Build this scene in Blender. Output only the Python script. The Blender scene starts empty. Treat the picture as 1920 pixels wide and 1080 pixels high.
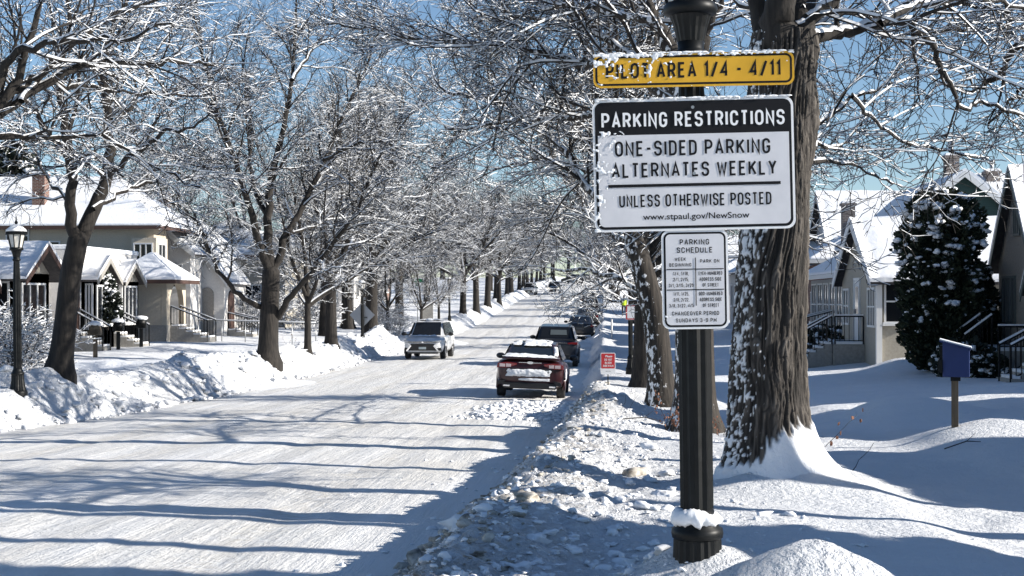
import bpy, math, random
import numpy as np
from mathutils import Vector, Matrix

random.seed(7)
R = math.radians
SC = bpy.context.scene
COL = SC.collection

# ------------------------------------------------------------------ camera frame
FPX = 2800.0                       # focal length in pixels of the 1920 px wide photograph
YAW = math.atan(171 / FPX)         # looking a little left of the street
PITCH = math.atan(20 / FPX)        # and a hair upwards
CAMZ = 2.75
FWD = np.array([-math.sin(YAW) * math.cos(PITCH), math.cos(YAW) * math.cos(PITCH), math.sin(PITCH)])
RGT = np.array([math.cos(YAW), math.sin(YAW), 0.0])
UPV = np.cross(RGT, FWD)
CAM = np.array([0.0, 0.0, CAMZ])

def W(px, py, d):
    """World point seen at pixel (px, py) of the photograph at depth d."""
    return CAM + FWD * d + RGT * ((px - 960) / FPX * d) + UPV * ((540 - py) / FPX * d)

# ------------------------------------------------------------------ noise
_rs = np.random.RandomState(3)
_tab = _rs.rand(4096)
def _h(i, j, k):
    n = (i * 73856093) ^ (j * 19349663) ^ (k * 83492791)
    n = (n ^ (n >> 13)) * 1274126177
    return _tab[(n ^ (n >> 16)) & 4095]
def vn(x, y, z=0.0):
    x, y, z = np.broadcast_arrays(np.asarray(x, float), np.asarray(y, float), np.asarray(z, float))
    i, j, k = np.floor(x).astype(np.int64), np.floor(y).astype(np.int64), np.floor(z).astype(np.int64)
    f, g, h = x - i, y - j, z - k
    f, g, h = f*f*(3-2*f), g*g*(3-2*g), h*h*(3-2*h)
    def L(a, b, t): return a + (b - a) * t
    return L(L(L(_h(i,j,k), _h(i+1,j,k), f), L(_h(i,j+1,k), _h(i+1,j+1,k), f), g),
             L(L(_h(i,j,k+1), _h(i+1,j,k+1), f), L(_h(i,j+1,k+1), _h(i+1,j+1,k+1), f), g), h) * 2 - 1
def fbm(x, y, z=0.0, o=4):
    s, a = 0.0, 1.0
    for q in range(o):
        s = s + a * vn(np.asarray(x) * 2.03**q + 17.1*q, np.asarray(y) * 2.03**q - 9.7*q, np.asarray(z) * 2.03**q + 3.3*q)
        a *= 0.5
    return s / 1.9
def sm(t):
    t = np.clip(t, 0, 1)
    return t * t * (3 - 2 * t)

# ------------------------------------------------------------------ materials
def mat(name, col, rough=0.6, metal=0.0, spec=0.5, coat=0.0):
    m = bpy.data.materials.new(name)
    m.use_nodes = True
    b = m.node_tree.nodes['Principled BSDF']
    b.inputs['Base Color'].default_value = (*col, 1)
    b.inputs['Roughness'].default_value = rough
    b.inputs['Metallic'].default_value = metal
    b.inputs['Specular IOR Level'].default_value = spec
    b.inputs['Coat Weight'].default_value = coat
    return m
class NT:
    def __init__(s, m):
        s.t = m.node_tree; s.b = s.t.nodes['Principled BSDF']
    def n(s, typ, **kw):
        q = s.t.nodes.new(typ)
        for k, v in kw.items():
            if k.startswith('_'): setattr(q, k[1:], v)
            else: q.inputs[k.replace('__', ' ')].default_value = v
        return q
    def l(s, a, b): s.t.links.new(a, b)
    def coord(s, scale=(1, 1, 1), out='Object'):
        c = s.n('ShaderNodeTexCoord'); mp = s.n('ShaderNodeMapping')
        mp.inputs['Scale'].default_value = scale
        s.l(c.outputs[out], mp.inputs['Vector'])
        return mp.outputs['Vector']
    def noise(s, vec, scale, detail=4, rough=0.55):
        q = s.n('ShaderNodeTexNoise', Scale=scale, Detail=detail, Roughness=rough)
        s.l(vec, q.inputs['Vector'])
        return q.outputs['Fac']
    def ramp(s, fac, stops):
        q = s.n('ShaderNodeValToRGB')
        e = q.color_ramp.elements
        while len(e) < len(stops): e.new(0.5)
        for el, (p, c) in zip(e, stops):
            el.position = p; el.color = (*c, 1) if len(c) == 3 else c
        s.l(fac, q.inputs['Fac'])
        return q.outputs['Color']
    def mix(s, fac, a, b):
        q = s.n('ShaderNodeMix', _data_type='RGBA')
        for v, i in ((fac, 0), (a, 6), (b, 7)):
            if hasattr(v, 'is_output') or isinstance(v, bpy.types.NodeSocket): s.l(v, q.inputs[i])
            else: q.inputs[i].default_value = v if i == 0 else (*v, 1)
        return q.outputs[2]
    def math(s, op, a, b=0.0):
        q = s.n('ShaderNodeMath', _operation=op)
        for v, i in ((a, 0), (b, 1)):
            if isinstance(v, bpy.types.NodeSocket): s.l(v, q.inputs[i])
            else: q.inputs[i].default_value = v
        return q.outputs[0]
    def bump(s, h, strength=0.5, dist=0.02):
        q = s.n('ShaderNodeBump', Strength=strength, Distance=dist)
        s.l(h, q.inputs['Height']); s.l(q.outputs['Normal'], s.b.inputs['Normal'])
    def attr(s, name):
        q = s.n('ShaderNodeAttribute'); q.attribute_name = name
        return q.outputs['Fac']

def varied(name, c1, c2, scale, rough=0.8, bump=0.0, dist=0.01, detail=5, stretch=(1, 1, 1), **kw):
    m = mat(name, c1, rough, **kw); t = NT(m)
    v = t.coord(stretch)
    f = t.noise(v, scale, detail)
    t.l(t.ramp(f, [(0.32, c1), (0.68, c2)]), t.b.inputs['Base Color'])
    if bump: t.bump(f, bump, dist)
    return m

SNOW = (0.82, 0.83, 0.85)
M = {}
def build_materials():
    M['snow'] = varied('snow', (0.80, 0.815, 0.84), (0.88, 0.885, 0.895), 6, 0.65, 0.6, 0.03)
    M['twig_snow'] = mat('twig_snow', SNOW, 0.7)
    # bark with flecks of wind-blown snow on its weather side
    m = mat('flecked_bark', (0.03, 0.025, 0.02), 0.9); t = NT(m)
    f = t.noise(t.coord((1.6, 1.6, 0.25)), 9, 5); g = t.noise(t.coord((1, 1, 0.55)), 13, 5, 0.62)
    ge = t.n('ShaderNodeNewGeometry'); dp = t.n('ShaderNodeVectorMath', _operation='DOT_PRODUCT'); dp.inputs[1].default_value = (-0.75, -0.62, 0.25)
    t.l(ge.outputs['Normal'], dp.inputs[0])
    w = t.math('ADD', t.math('MULTIPLY', t.math('MAXIMUM', dp.outputs['Value'], 0.0), 0.20), g)
    c = t.ramp(f, [(0.32, (0.014, 0.0115, 0.0095)), (0.68, (0.052, 0.043, 0.035))])
    t.l(t.mix(t.ramp(w, [(0.71, (0, 0, 0)), (0.75, (1, 1, 1))]), c, (0.8, 0.81, 0.83)), t.b.inputs['Base Color'])
    t.bump(f, 0.9, 0.03); M['flecked_bark'] = m
    M['bark'] = varied('bark', (0.009, 0.0075, 0.0065), (0.036, 0.030, 0.025), 9, 0.9, 0.9, 0.03, stretch=(1.6, 1.6, 0.25))
    M['twig'] = mat('twig_bark', (0.020, 0.0165, 0.0145), 0.85)
    # bark of the two nearest trees, with snow carried in a point attribute
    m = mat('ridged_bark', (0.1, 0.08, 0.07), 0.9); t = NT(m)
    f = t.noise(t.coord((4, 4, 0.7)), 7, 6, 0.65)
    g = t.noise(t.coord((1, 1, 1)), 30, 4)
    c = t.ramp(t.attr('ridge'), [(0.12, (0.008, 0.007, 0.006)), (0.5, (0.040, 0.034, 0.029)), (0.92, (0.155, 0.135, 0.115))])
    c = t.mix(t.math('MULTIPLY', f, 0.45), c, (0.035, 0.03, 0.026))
    t.l(t.mix(t.attr('snow'), c, SNOW), t.b.inputs['Base Color'])
    t.bump(t.math('ADD', f, t.math('MULTIPLY', g, 0.5)), 0.8, 0.02)
    M['ridged_bark'] = m
    # ground snow with dirt carried in a point attribute
    m = mat('ground_snow', SNOW, 0.7); t = NT(m)
    v = t.coord()
    n1 = t.noise(v, 2.2, 6, 0.6); n2 = t.noise(v, 14, 6, 0.65); n3 = t.noise(v, 60, 3, 0.6)
    d = t.math('MULTIPLY', t.attr('dirt'), t.ramp(n2, [(0.38, (0, 0, 0)), (0.60, (1, 1, 1))]))
    c = t.mix(n1, (0.75, 0.77, 0.80), (0.86, 0.865, 0.87))
    c = t.mix(t.math('MULTIPLY', d, 0.85), c, (0.34, 0.285, 0.215))
    t.l(c, t.b.inputs['Base Color'])
    r = t.attr('rough')
    hgt = t.math('ADD', t.math('MULTIPLY', n1, 0.8), t.math('MULTIPLY', t.math('ADD', t.math('MULTIPLY', n2, 0.9), t.math('MULTIPLY', n3, 0.22)), r))
    t.bump(hgt, 0.85, 0.11)
    M['ground'] = m
    # driven snow of the street
    m = mat('road_snow', SNOW, 0.6); t = NT(m)
    v1 = t.coord((2.6, 0.10, 1)); v2 = t.coord((9, 0.5, 1)); v3 = t.coord()
    a = t.noise(v1, 1.0, 5, 0.6); b2 = t.noise(v2, 1.0, 5, 0.7); e = t.noise(v3, 9, 6, 0.7); g = t.noise(v3, 42, 3, 0.6); lo = t.noise(v3, 0.35, 3)
    c = t.mix(t.ramp(a, [(0.35, (0, 0, 0)), (0.7, (1, 1, 1))]), (0.72, 0.705, 0.675), (0.84, 0.84, 0.835))
    c = t.mix(t.math('MULTIPLY', t.ramp(lo, [(0.5, (0, 0, 0)), (0.75, (1, 1, 1))]), 0.5), c, (0.70, 0.66, 0.585))
    w = t.attr('wear')
    c = t.mix(t.math('MULTIPLY', w, t.ramp(e, [(0.4, (0, 0, 0)), (0.7, (1, 1, 1))])), c, (0.50, 0.46, 0.39))
    t.l(c, t.b.inputs['Base Color'])
    w4 = t.n('ShaderNodeTexWave', Scale=5.5, Distortion=3.5, Detail=3, _bands_direction='Y')
    t.l(t.coord((0.35, 1, 1)), w4.inputs['Vector'])
    h = t.math('ADD', t.math('MULTIPLY', b2, 0.8), t.math('ADD', t.math('MULTIPLY', e, 0.75), t.math('MULTIPLY', g, 0.25)))
    h = t.math('ADD', h, t.math('MULTIPLY', t.math('MULTIPLY', w4.outputs['Fac'], a), 0.25))
    t.bump(h, 0.7, 0.055)
    M['road'] = m
    M['iron'] = varied('black_iron', (0.0035, 0.0042, 0.0045), (0.009, 0.010, 0.0105), 18, 0.45, 0.15, 0.003, spec=.22)
    M['sign_white'] = varied('sign_white', (0.57, 0.57, 0.60), (0.66, 0.655, 0.68), 7, 0.35)
    M['sign_edge'] = mat('sign_edge', (0.78, 0.78, 0.79), 0.4)
    M['sign_black'] = mat('sign_black', (0.006, 0.0065, 0.009), 0.6, spec=.2)
    M['sign_yellow'] = varied('sign_yellow', (0.62, 0.33, 0.012), (0.70, 0.38, 0.02), 9, 0.4)
    M['sign_red'] = mat('sign_red', (0.50, 0.03, 0.035), 0.4)
    M['sign_green'] = mat('sign_green', (0.01, 0.16, 0.07), 0.4)
    M['alu'] = mat('bare_aluminium', (0.42, 0.43, 0.45), 0.45, 0.6)
    M['steel'] = mat('galvanised_steel', (0.35, 0.36, 0.37), 0.4, 0.8)
    M['lamp_glass'] = mat('lamp_glass', (0.62, 0.60, 0.55), 0.25)
    M['beige'] = varied('beige_stucco', (0.50, 0.435, 0.34), (0.57, 0.50, 0.40), 14, 0.9, 0.35, 0.02)
    M['tan'] = varied('tan_stucco', (0.34, 0.31, 0.26), (0.40, 0.37, 0.31), 14, 0.9, 0.35, 0.02)
    M['white_stucco'] = varied('white_stucco', (0.60, 0.58, 0.56), (0.70, 0.68, 0.65), 12, 0.9, 0.35, 0.02)
    M['grey_stucco'] = varied('grey_stucco', (0.26, 0.24, 0.215), (0.36, 0.335, 0.30), 16, 0.9, 0.6, 0.03)
    M['green_siding'] = varied('green_siding', (0.012, 0.04, 0.038), (0.02, 0.055, 0.05), 3, 0.7, 0.4, 0.02, stretch=(0.2, 0.2, 8))
    M['grey_siding'] = varied('grey_siding', (0.36, 0.37, 0.38), (0.44, 0.45, 0.46), 3, 0.7, 0.4, 0.02, stretch=(0.2, 0.2, 8))
    M['trim'] = mat('white_trim', (0.72, 0.72, 0.71), 0.6)
    M['grey_trim'] = mat('grey_trim', (0.10, 0.12, 0.115), 0.6)
    M['brown_trim'] = mat('brown_trim', (0.075, 0.04, 0.03), 0.7)
    M['shingle'] = varied('shingle', (0.05, 0.045, 0.045), (0.09, 0.08, 0.075), 8, 0.9)
    M['concrete'] = varied('concrete', (0.26, 0.25, 0.23), (0.36, 0.34, 0.31), 10, 0.9, 0.3)
    M['wood'] = varied('weathered_wood', (0.10, 0.075, 0.05), (0.17, 0.13, 0.09), 4, 0.85, 0.4, stretch=(6, 6, 0.6))
    M['blue'] = varied('blue_paint', (0.012, 0.03, 0.13), (0.018, 0.04, 0.16), 3, 0.5)
    def brick(name, c1, c2, mo):
        m = mat(name, c1, 0.9); t = NT(m)
        q = t.n('ShaderNodeTexBrick', Scale=1.0)
        q.inputs['Color1'].default_value = (*c1, 1); q.inputs['Color2'].default_value = (*c2, 1); q.inputs['Mortar'].default_value = (*mo, 1)
        q.inputs['Brick Width'].default_value = 0.21; q.inputs['Row Height'].default_value = 0.07; q.inputs['Mortar Size'].default_value = 0.012
        c = t.n('ShaderNodeTexCoord'); sp = t.n('ShaderNodeSeparateXYZ'); cb = t.n('ShaderNodeCombineXYZ')
        t.l(c.outputs['Object'], sp.inputs[0])
        t.l(t.math('ADD', sp.outputs[0], sp.outputs[1]), cb.inputs[0]); t.l(sp.outputs[2], cb.inputs[1]); t.l(cb.outputs[0], q.inputs['Vector'])
        t.l(q.outputs['Color'], t.b.inputs['Base Color'])
        return m
    M['brick'] = brick('red_brick', (0.17, 0.055, 0.035), (0.11, 0.035, 0.025), (0.30, 0.26, 0.22))
    M['grey_brick'] = brick('grey_brick', (0.20, 0.16, 0.14), (0.14, 0.11, 0.10), (0.30, 0.27, 0.25))
    M['glass'] = mat('window_glass', (0.012, 0.014, 0.017), 0.06, spec=0.3)
    M['curtain'] = varied('curtained_glass', (0.10, 0.105, 0.115), (0.34, 0.35, 0.37), 2.2, 0.15, stretch=(3, 3, 0.3))
    def paint(n, c, r=0.30, coat=0.45, metal=0.0):
        m = varied(n, c, tuple(min(1, x * 1.25 + 0.012) for x in c), 5, r, metal=metal, coat=coat)
        m.node_tree.nodes['Principled BSDF'].inputs['Coat Roughness'].default_value = 0.09
        return m
    M['car_red'] = paint('maroon_paint', (0.030, 0.003, 0.0045), 0.33, 0.5, 0.25)
    M['car_white'] = paint('white_paint', (0.66, 0.665, 0.67))
    M['car_navy'] = paint('navy_paint', (0.004, 0.006, 0.012))
    M['car_black'] = paint('black_paint', (0.007, 0.007, 0.009))
    M['car_grey'] = paint('dark_grey_paint', (0.05, 0.053, 0.06))
    M['car_silver'] = paint('silver_paint', (0.40, 0.41, 0.43))
    M['plastic'] = mat('black_plastic', (0.012, 0.012, 0.013), 0.5)
    M['rubber'] = varied('tyre_rubber', (0.012, 0.012, 0.012), (0.05, 0.05, 0.05), 8, 0.9)
    M['rim'] = mat('alloy_rim', (0.30, 0.30, 0.31), 0.35, 0.8)
    M['chrome'] = mat('chrome', (0.75, 0.75, 0.76), 0.12, 1.0)
    M['tail_red'] = mat('tail_lens', (0.20, 0.006, 0.009), 0.12, coat=1.0)
    M['tail_clear'] = mat('clear_lens', (0.62, 0.48, 0.48), 0.1, coat=1.0)
    M['head_clear'] = mat('headlight_lens', (0.40, 0.42, 0.44), 0.08, coat=1.0)
    M['plate'] = mat('licence_plate', (0.36, 0.42, 0.44), 0.4)
    m = mat('lit_headlight', (0.9, 0.85, 0.7), 0.2); b = m.node_tree.nodes['Principled BSDF']
    b.inputs['Emission Color'].default_value = (1, 0.86, 0.55, 1); b.inputs['Emission Strength'].default_value = 2.0
    M['lit'] = m
    M['needles'] = varied('evergreen', (0.006, 0.012, 0.007), (0.035, 0.048, 0.02), 7, 0.8)
    M['yew'] = varied('dark_evergreen', (0.008, 0.014, 0.010), (0.03, 0.04, 0.025), 7, 0.8)
    M['dry_leaf'] = mat('dry_leaf', (0.22, 0.10, 0.06), 0.8)
    M['grit'] = varied('dirty_snow', (0.16, 0.135, 0.105), (0.66, 0.62, 0.55), 11, 0.85, 0.7, 0.02)
    M['hivis'] = mat('hi_vis_cloth', (0.52, 0.72, 0.02), 0.7)
    M['dark_cloth'] = mat('dark_cloth', (0.015, 0.017, 0.022), 0.9)
    M['skin'] = mat('skin', (0.45, 0.27, 0.19), 0.6)

# ------------------------------------------------------------------ mesh helpers
def tag(o, label=None, cat=None, group=None, kind=None):
    if label: o['label'] = label
    if cat: o['category'] = cat
    if group: o['group'] = group
    if kind: o['kind'] = kind
    return o
def empty(name, loc, rz=0.0, label=None, cat=None, group=None):
    o = bpy.data.objects.new(name, None); COL.objects.link(o)
    o.location = tuple(float(v) for v in loc); o.rotation_euler = (0, 0, rz); o.empty_display_size = 0.2
    return tag(o, label, cat, group)
def link(name, me, parent=None):
    o = bpy.data.objects.new(name, me); COL.objects.link(o)
    if parent is not None: o.parent = parent
    return o
def copy_tree(o, parent=None):
    c = o.copy(); COL.objects.link(c); c.parent = parent
    for ch in o.children: copy_tree(ch, c)
    return c
def mesh_np(name, V, F, mats, mi=None, smooth=False, attrs=None):
    me = bpy.data.meshes.new(name)
    V = np.asarray(V, np.float32); F = np.asarray(F, np.int32)
    n, m, k = len(V), len(F), F.shape[1]
    me.vertices.add(n); me.vertices.foreach_set('co', V.ravel())
    me.loops.add(m * k); me.polygons.add(m)
    me.polygons.foreach_set('loop_start', np.arange(0, m * k, k, dtype=np.int32))
    me.loops.foreach_set('vertex_index', F.ravel())
    for q in mats: me.materials.append(q)
    if mi is not None: me.polygons.foreach_set('material_index', np.asarray(mi, np.int32))
    me.polygons.foreach_set('use_smooth', np.full(m, bool(smooth)) if np.isscalar(smooth) else np.asarray(smooth, bool))
    me.update(calc_edges=True)
    for a, v in (attrs or {}).items():
        me.attributes.new(a, 'FLOAT', 'POINT').data.foreach_set('value', np.asarray(v, np.float32).ravel())
    return me

class MB:
    """Collects shapes; build() links them as ONE mesh object."""
    def __init__(s): s.v = []; s.f = []; s.m = []; s.sm = []
    def add(s, V, F, mi=0, smooth=False):
        o = len(s.v); s.v += [tuple(float(q) for q in p) for p in V]
        for f in F: s.f.append(tuple(i + o for i in f)); s.m.append(mi); s.sm.append(smooth)
        return s
    def box(s, c, size, mi=0, rot=None, taper=(1, 1)):
        hx, hy, hz = size[0]/2, size[1]/2, size[2]/2
        P = []
        for z in (-1, 1):
            tx, ty = taper if z == 1 else (1, 1)
            for x, y in ((-1, -1), (1, -1), (1, 1), (-1, 1)):
                p = Vector((x*hx*tx, y*hy*ty, z*hz))
                if rot is not None: p = rot @ p
                P.append((p[0]+c[0], p[1]+c[1], p[2]+c[2]))
        return s.add(P, [(3,2,1,0),(4,5,6,7),(0,1,5,4),(1,2,6,5),(2,3,7,6),(3,0,4,7)], mi)
    def bb(s, x0, x1, y0, y1, z0, z1, mi=0):
        return s.box(((x0+x1)/2, (y0+y1)/2, (z0+z1)/2), (x1-x0, y1-y0, z1-z0), mi)
    def bar(s, a, b, w, h=None, mi=0):
        a, b = Vector(a), Vector(b); d = b - a; L = d.length
        rot = d.to_track_quat('Y', 'Z').to_matrix()
        return s.box((a + b) / 2, (w, L, h or w), mi, rot)
    def tube(s, pts, r, n=8, mi=0, smooth=True, cap=True):
        pts = [Vector(p) for p in pts]; r = [r]*len(pts) if np.isscalar(r) else r
        V = []; F = []
        for i, p in enumerate(pts):
            t = (pts[min(i+1, len(pts)-1)] - pts[max(i-1, 0)]).normalized()
            up = Vector((0, 0, 1)) if abs(t.z) < 0.95 else Vector((1, 0, 0))
            a = t.cross(up).normalized(); b = a.cross(t)
            for k in range(n):
                th = 2*math.pi*k/n
                V.append(p + (a*math.cos(th) + b*math.sin(th)) * r[i])
        for i in range(len(pts)-1):
            for k in range(n): F.append((i*n+k, i*n+(k+1) % n, (i+1)*n+(k+1) % n, (i+1)*n+k))
        if cap: F += [tuple(range(n))[::-1], tuple((len(pts)-1)*n+k for k in range(n))]
        return s.add(V, F, mi, smooth)
    def lathe(s, prof, n=20, c=(0, 0, 0), mi=0, smooth=True, flute=0, fdepth=0.0, axis='z'):
        V = []; F = []
        for (r, z) in prof:
            for k in range(n):
                th = 2*math.pi*k/n
                rr = r * (1 - (fdepth if (flute and k % 2) else 0))
                p = (rr*math.cos(th), rr*math.sin(th), z) if axis == 'z' else (z, rr*math.cos(th), rr*math.sin(th))
                V.append((p[0]+c[0], p[1]+c[1], p[2]+c[2]))
        for i in range(len(prof)-1):
            for k in range(n): F.append((i*n+k, i*n+(k+1) % n, (i+1)*n+(k+1) % n, (i+1)*n+k))
        F += [tuple(range(n))[::-1], tuple((len(prof)-1)*n+k for k in range(n))]
        return s.add(V, F, mi, smooth)
    def prism(s, poly, axis, a, b, mi=0):
        """poly of 2-D points swept along axis from a to b. axis 'x': (y,z), 'y': (x,z), 'z': (x,y)."""
        n = len(poly)
        def P(p, t): return {'x': (t, p[0], p[1]), 'y': (p[0], t, p[1]), 'z': (p[0], p[1], t)}[axis]
        V = [P(p, a) for p in poly] + [P(p, b) for p in poly]
        F = [tuple(range(n))[::-1], tuple(range(n, 2*n))] + [(i, (i+1) % n, n+(i+1) % n, n+i) for i in range(n)]
        return s.add(V, F, mi)
    def blob(s, c, size, seed=0, mi=0, n=7, rough=0.25):
        V = []; F = []; m = n * 2
        for i in range(n + 1):
            ph = math.pi * i / n
            for k in range(m):
                th = 2*math.pi*k/m
                x, y, z = math.sin(ph)*math.cos(th), math.sin(ph)*math.sin(th), math.cos(ph)
                V.append((x, y, z))
        V = np.array(V)
        q = 1 + rough * vn(V[:,0]*1.7+seed*3.1, V[:,1]*1.7-seed*1.7, V[:,2]*1.7+seed)
        V = V * q[:,None] * np.array(size) + np.array(c)
        for i in range(n):
            for k in range(m): F.append((i*m+k, (i+1)*m+k, (i+1)*m+(k+1) % m, i*m+(k+1) % m))
        return s.add(V, F, mi, True)
    def build(s, name, mats, parent=None, loc=None, bevel=0, sub=0):
        me = bpy.data.meshes.new(name); me.from_pydata(s.v, [], s.f)
        for q in (mats if isinstance(mats, (list, tuple)) else [mats]): me.materials.append(q)
        me.polygons.foreach_set('material_index', s.m); me.polygons.foreach_set('use_smooth', s.sm); me.update()
        o = link(name, me, parent)
        if loc is not None: o.location = loc
        if bevel:
            b = o.modifiers.new('bevel', 'BEVEL'); b.width = bevel; b.segments = 2; b.limit_method = 'ANGLE'
        if sub:
            b = o.modifiers.new('sub', 'SUBSURF'); b.levels = sub; b.render_levels = sub
        return o

build_materials()

# ------------------------------------------------------------------ terrain
_by = [-40, 0, 10, 20, 30, 40, 50, 90, 100, 120, 150, 210, 280, 340, 700]
_bz = [1.5, .95, .76, .5, .23, .06, 0, .03, .15, .6, 1.5, 3.35, 5.5, 7.0, 11.0]
_ty = np.linspace(-40, 700, 1481); _tz = np.interp(_ty, _by, _bz)
_k = np.exp(-np.linspace(-2, 2, 25)**2); _k /= _k.sum()
_tz = np.convolve(np.pad(_tz, 12, mode='edge'), _k, 'valid')
def base(Y): return np.interp(Y, _ty, _tz)
def toe_r(Y): return np.interp(Y, [0, 11, 15, 20, 27, 39, 60, 300], [-1.8, -1.5, -1.35, -1.2, -1.05, -.72, -.75, -.75]) + .12*vn(np.asarray(Y)*.55, 1.5) + .05*vn(np.asarray(Y)*2.1, 8.5)
def toe_l(Y): return np.interp(Y, [0, 20, 28, 40, 64, 300], [-11.6, -11.2, -10.9, -10.45, -10.1, -9.9]) + .30*vn(np.asarray(Y)*.3, 4.5) + .12*vn(np.asarray(Y)*1.1, 6.5)
MOUNDS = []   # (x, y, sx, sy, amp)
def _m(px, py, d, sx, sy, amp): p = W(px, py, d); MOUNDS.append((p[0], p[1], sx, sy, amp))
_m(1530, 1000, 5.0, .72, .50, .62)
_m(1330, 1050, 7.1, .50, .6, .34)
_m(1460, 900, 13.1, .55, .5, .16)
_m(1700, 740, 24, 1.3, 1.2, .30)
_m(1860, 780, 19.5, .8, .9, .26)
_m(1560, 760, 22, .8, 1.0, .12)
_m(1690, 690, 43, .9, .8, .35)
_m(1120, 770, 32, .5, 1.4, .16)
_m(1150, 770, 25, .5, 2.2, .22)
_m(1150, 840, 19.5, .7, 1.5, .12)
_m(1120, 640, 75, .7, 3, .22)
_m(1115, 600, 96, .6, 4, .30)
_m(380, 720, 45, 1.3, 2.0, .30)
_m(240, 700, 44, 1.6, 1.3, .20)
_m(520, 700, 47, 1.0, 2.2, .22)
_m(720, 650, 76, 1.2, 3, .45)
_m(830, 620, 88, 1.0, 3, .45)
_m(760, 640, 92, 1.2, 3, .35)
def road_z(X, Y):
    u = (X + 5.8) / 5.0
    z = base(Y) + .09 * (1 - np.minimum(u*u, 1.6))
    for c, wd in ((-3.1, .30), (-4.6, .30), (-6.5, .32), (-8.0, .32)):
        z = z - .018 * np.exp(-((X - c - .22*vn(np.asarray(Y)*.07, c)) / wd)**2)
    return z + .008 * fbm(np.asarray(X)*.9, np.asarray(Y)*.12, 5, 3) + .010 * vn(np.asarray(X)*5.5, np.asarray(Y)*.5, 2) + .007 * fbm(np.asarray(X)*6, np.asarray(Y)*5, 1, 2)
def ground(X, Y, detail=True):
    X = np.asarray(X, float); Y = np.asarray(Y, float)
    tr, tl = toe_r(Y), toe_l(Y)
    z = road_z(np.clip(X, -11.5, .2), Y) - .06
    u, v = X - tr, tl - X
    wob = fbm(X*.45, Y*.45, 0, 3)
    near = np.clip(1.6 - Y/60, .35, 1)
    right = sm(u / .8) * (.52 + .09 * wob) + .10 * np.exp(-((u - .85) / .5)**2) * (1 + .8*vn(X*.3, Y*.35))
    right = right - .10 * sm((X - 2.2) / .6) * (1 - sm((X - 3.8) / .7)) + .28 * sm((X - 4.0) / 6)
    left = sm(v / (1.5 + .5*vn(Y*.35, 3.3))) * (np.interp(Y, [0, 60, 120, 300], [.62, .66, .48, .45]) + .16 * wob) + .20 * np.exp(-((v - 1.5) / .8)**2) * (.8 + vn(X*.3, Y*.28)) + .05
    left = left + np.where(v > 0, .22 * sm(v/.7) * np.clip(1.3 - v/3.2, 0, 1) * np.clip(fbm(X*.55 + 31, Y*.42, 2, 3) * 1.6 + .25, 0, 1), 0)
    left = left * sm(v / .3) + .16 * sm((v - 2.5) / 6)
    z = z + np.where(u > 0, right, 0) + np.where(v > 0, left, 0)
    for (mx, my, sx, sy, a) in MOUNDS:
        z = z + a * np.exp(-((X - mx)/sx)**2 - ((Y - my)/sy)**2)
    if detail:
        bank = np.exp(-((u - 1.0) / 1.1)**2) * (u > -.05)
        z = z + np.where(u > 0, (.03 * fbm(X*1.6, Y*1.6, 3, 3)) * near, 0) + bank * (.13 * np.abs(fbm(X*2.6, Y*2.6, 9, 3)) + .075 * np.abs(fbm(X*7, Y*7, 2, 3)) + .022 * fbm(X*15, Y*15, 6, 2)) * np.clip(2.2 - Y/22, .25, 1)
        z = z + np.where(u > 1.2, .008 * fbm(X*9, Y*9, 5, 3) * np.clip(1.7 - Y/22, .2, 1), 0)
        for k in range(46):
            fy = 8.6 + .52*k; fx = 3.05 + .10*math.sin(k*.4) + (.13 if k % 2 else -.13) + .06*float(vn(k*1.7, 2.2))
            if fy < 32: z = z - .055 * np.exp(-((X - fx)/.085)**2 - ((Y - fy)/.16)**2) + .02 * np.exp(-((X - fx)/.17)**2 - ((Y - fy + .12)/.24)**2)
        lb = np.exp(-((v - 1.2) / 1.1)**2) * (v > -.05)
        z = z + np.where(v > 0, .05 * fbm(X*.9, Y*.9, 7, 3), 0) + lb * (.30 * np.abs(fbm(X*1.2, Y*.9, 1, 3)) + .16 * np.abs(fbm(X*3.2, Y*3.2, 4, 3)) + .05 * fbm(X*8, Y*8, 8, 2))
    return z
def on(px, d):
    """Ground point under pixel column px at depth d."""
    p = W(px, 560, d)
    return np.array([p[0], p[1], float(ground(p[0], p[1], False))])

def lines(segs):
    out = [segs[0][0]]
    for a, b, s0, s1 in segs:
        x = a
        while x < b - 1e-6:
            t = (x - a) / (b - a); x += s0 + (s1 - s0) * t; out.append(min(x, b))
    return np.array(out)
def grid(xs, ys, f):
    X, Y = np.meshgrid(xs, ys); Z = f(X, Y)
    V = np.stack([X, Y, Z], -1).reshape(-1, 3)
    nx, ny = len(xs), len(ys)
    i = np.arange(nx - 1)[None, :] + nx * np.arange(ny - 1)[:, None]
    F = np.stack([i, i + 1, i + nx + 1, i + nx], -1).reshape(-1, 4)
    return X, Y, V, F
ys = lines([(-14, 4, 1.5, .12), (4, 17, .055, .07), (17, 45, .07, .28), (45, 120, .28, 1.0), (120, 330, 1.2, 4), (330, 700, 6, 30)])
xs = lines([(-220, -40, 20, 4), (-40, -15, 2, .3), (-15, -9, .14, .12), (-9, -1.9, .6, .3), (-1.9, 2.6, .05, .055), (2.6, 9, .08, .25), (9, 30, .4, 3), (30, 220, 4, 20)])
X, Y, V, F = grid(xs, ys, ground)
u = X - toe_r(Y); v = toe_l(Y) - X
dirt = np.exp(-((u - .75) / .75)**2) * (u > -.1) * np.clip(1.4 - Y/40, .1, 1) * (.45 + .75 * np.clip(fbm(X*.8, Y*.8, 6, 3) + .35, 0, 1))
dirt = np.maximum(dirt, .35 * np.exp(-((v - .3) / .35)**2) * (v > -.2) * (vn(X*.6, Y*.4) > .1))
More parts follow.
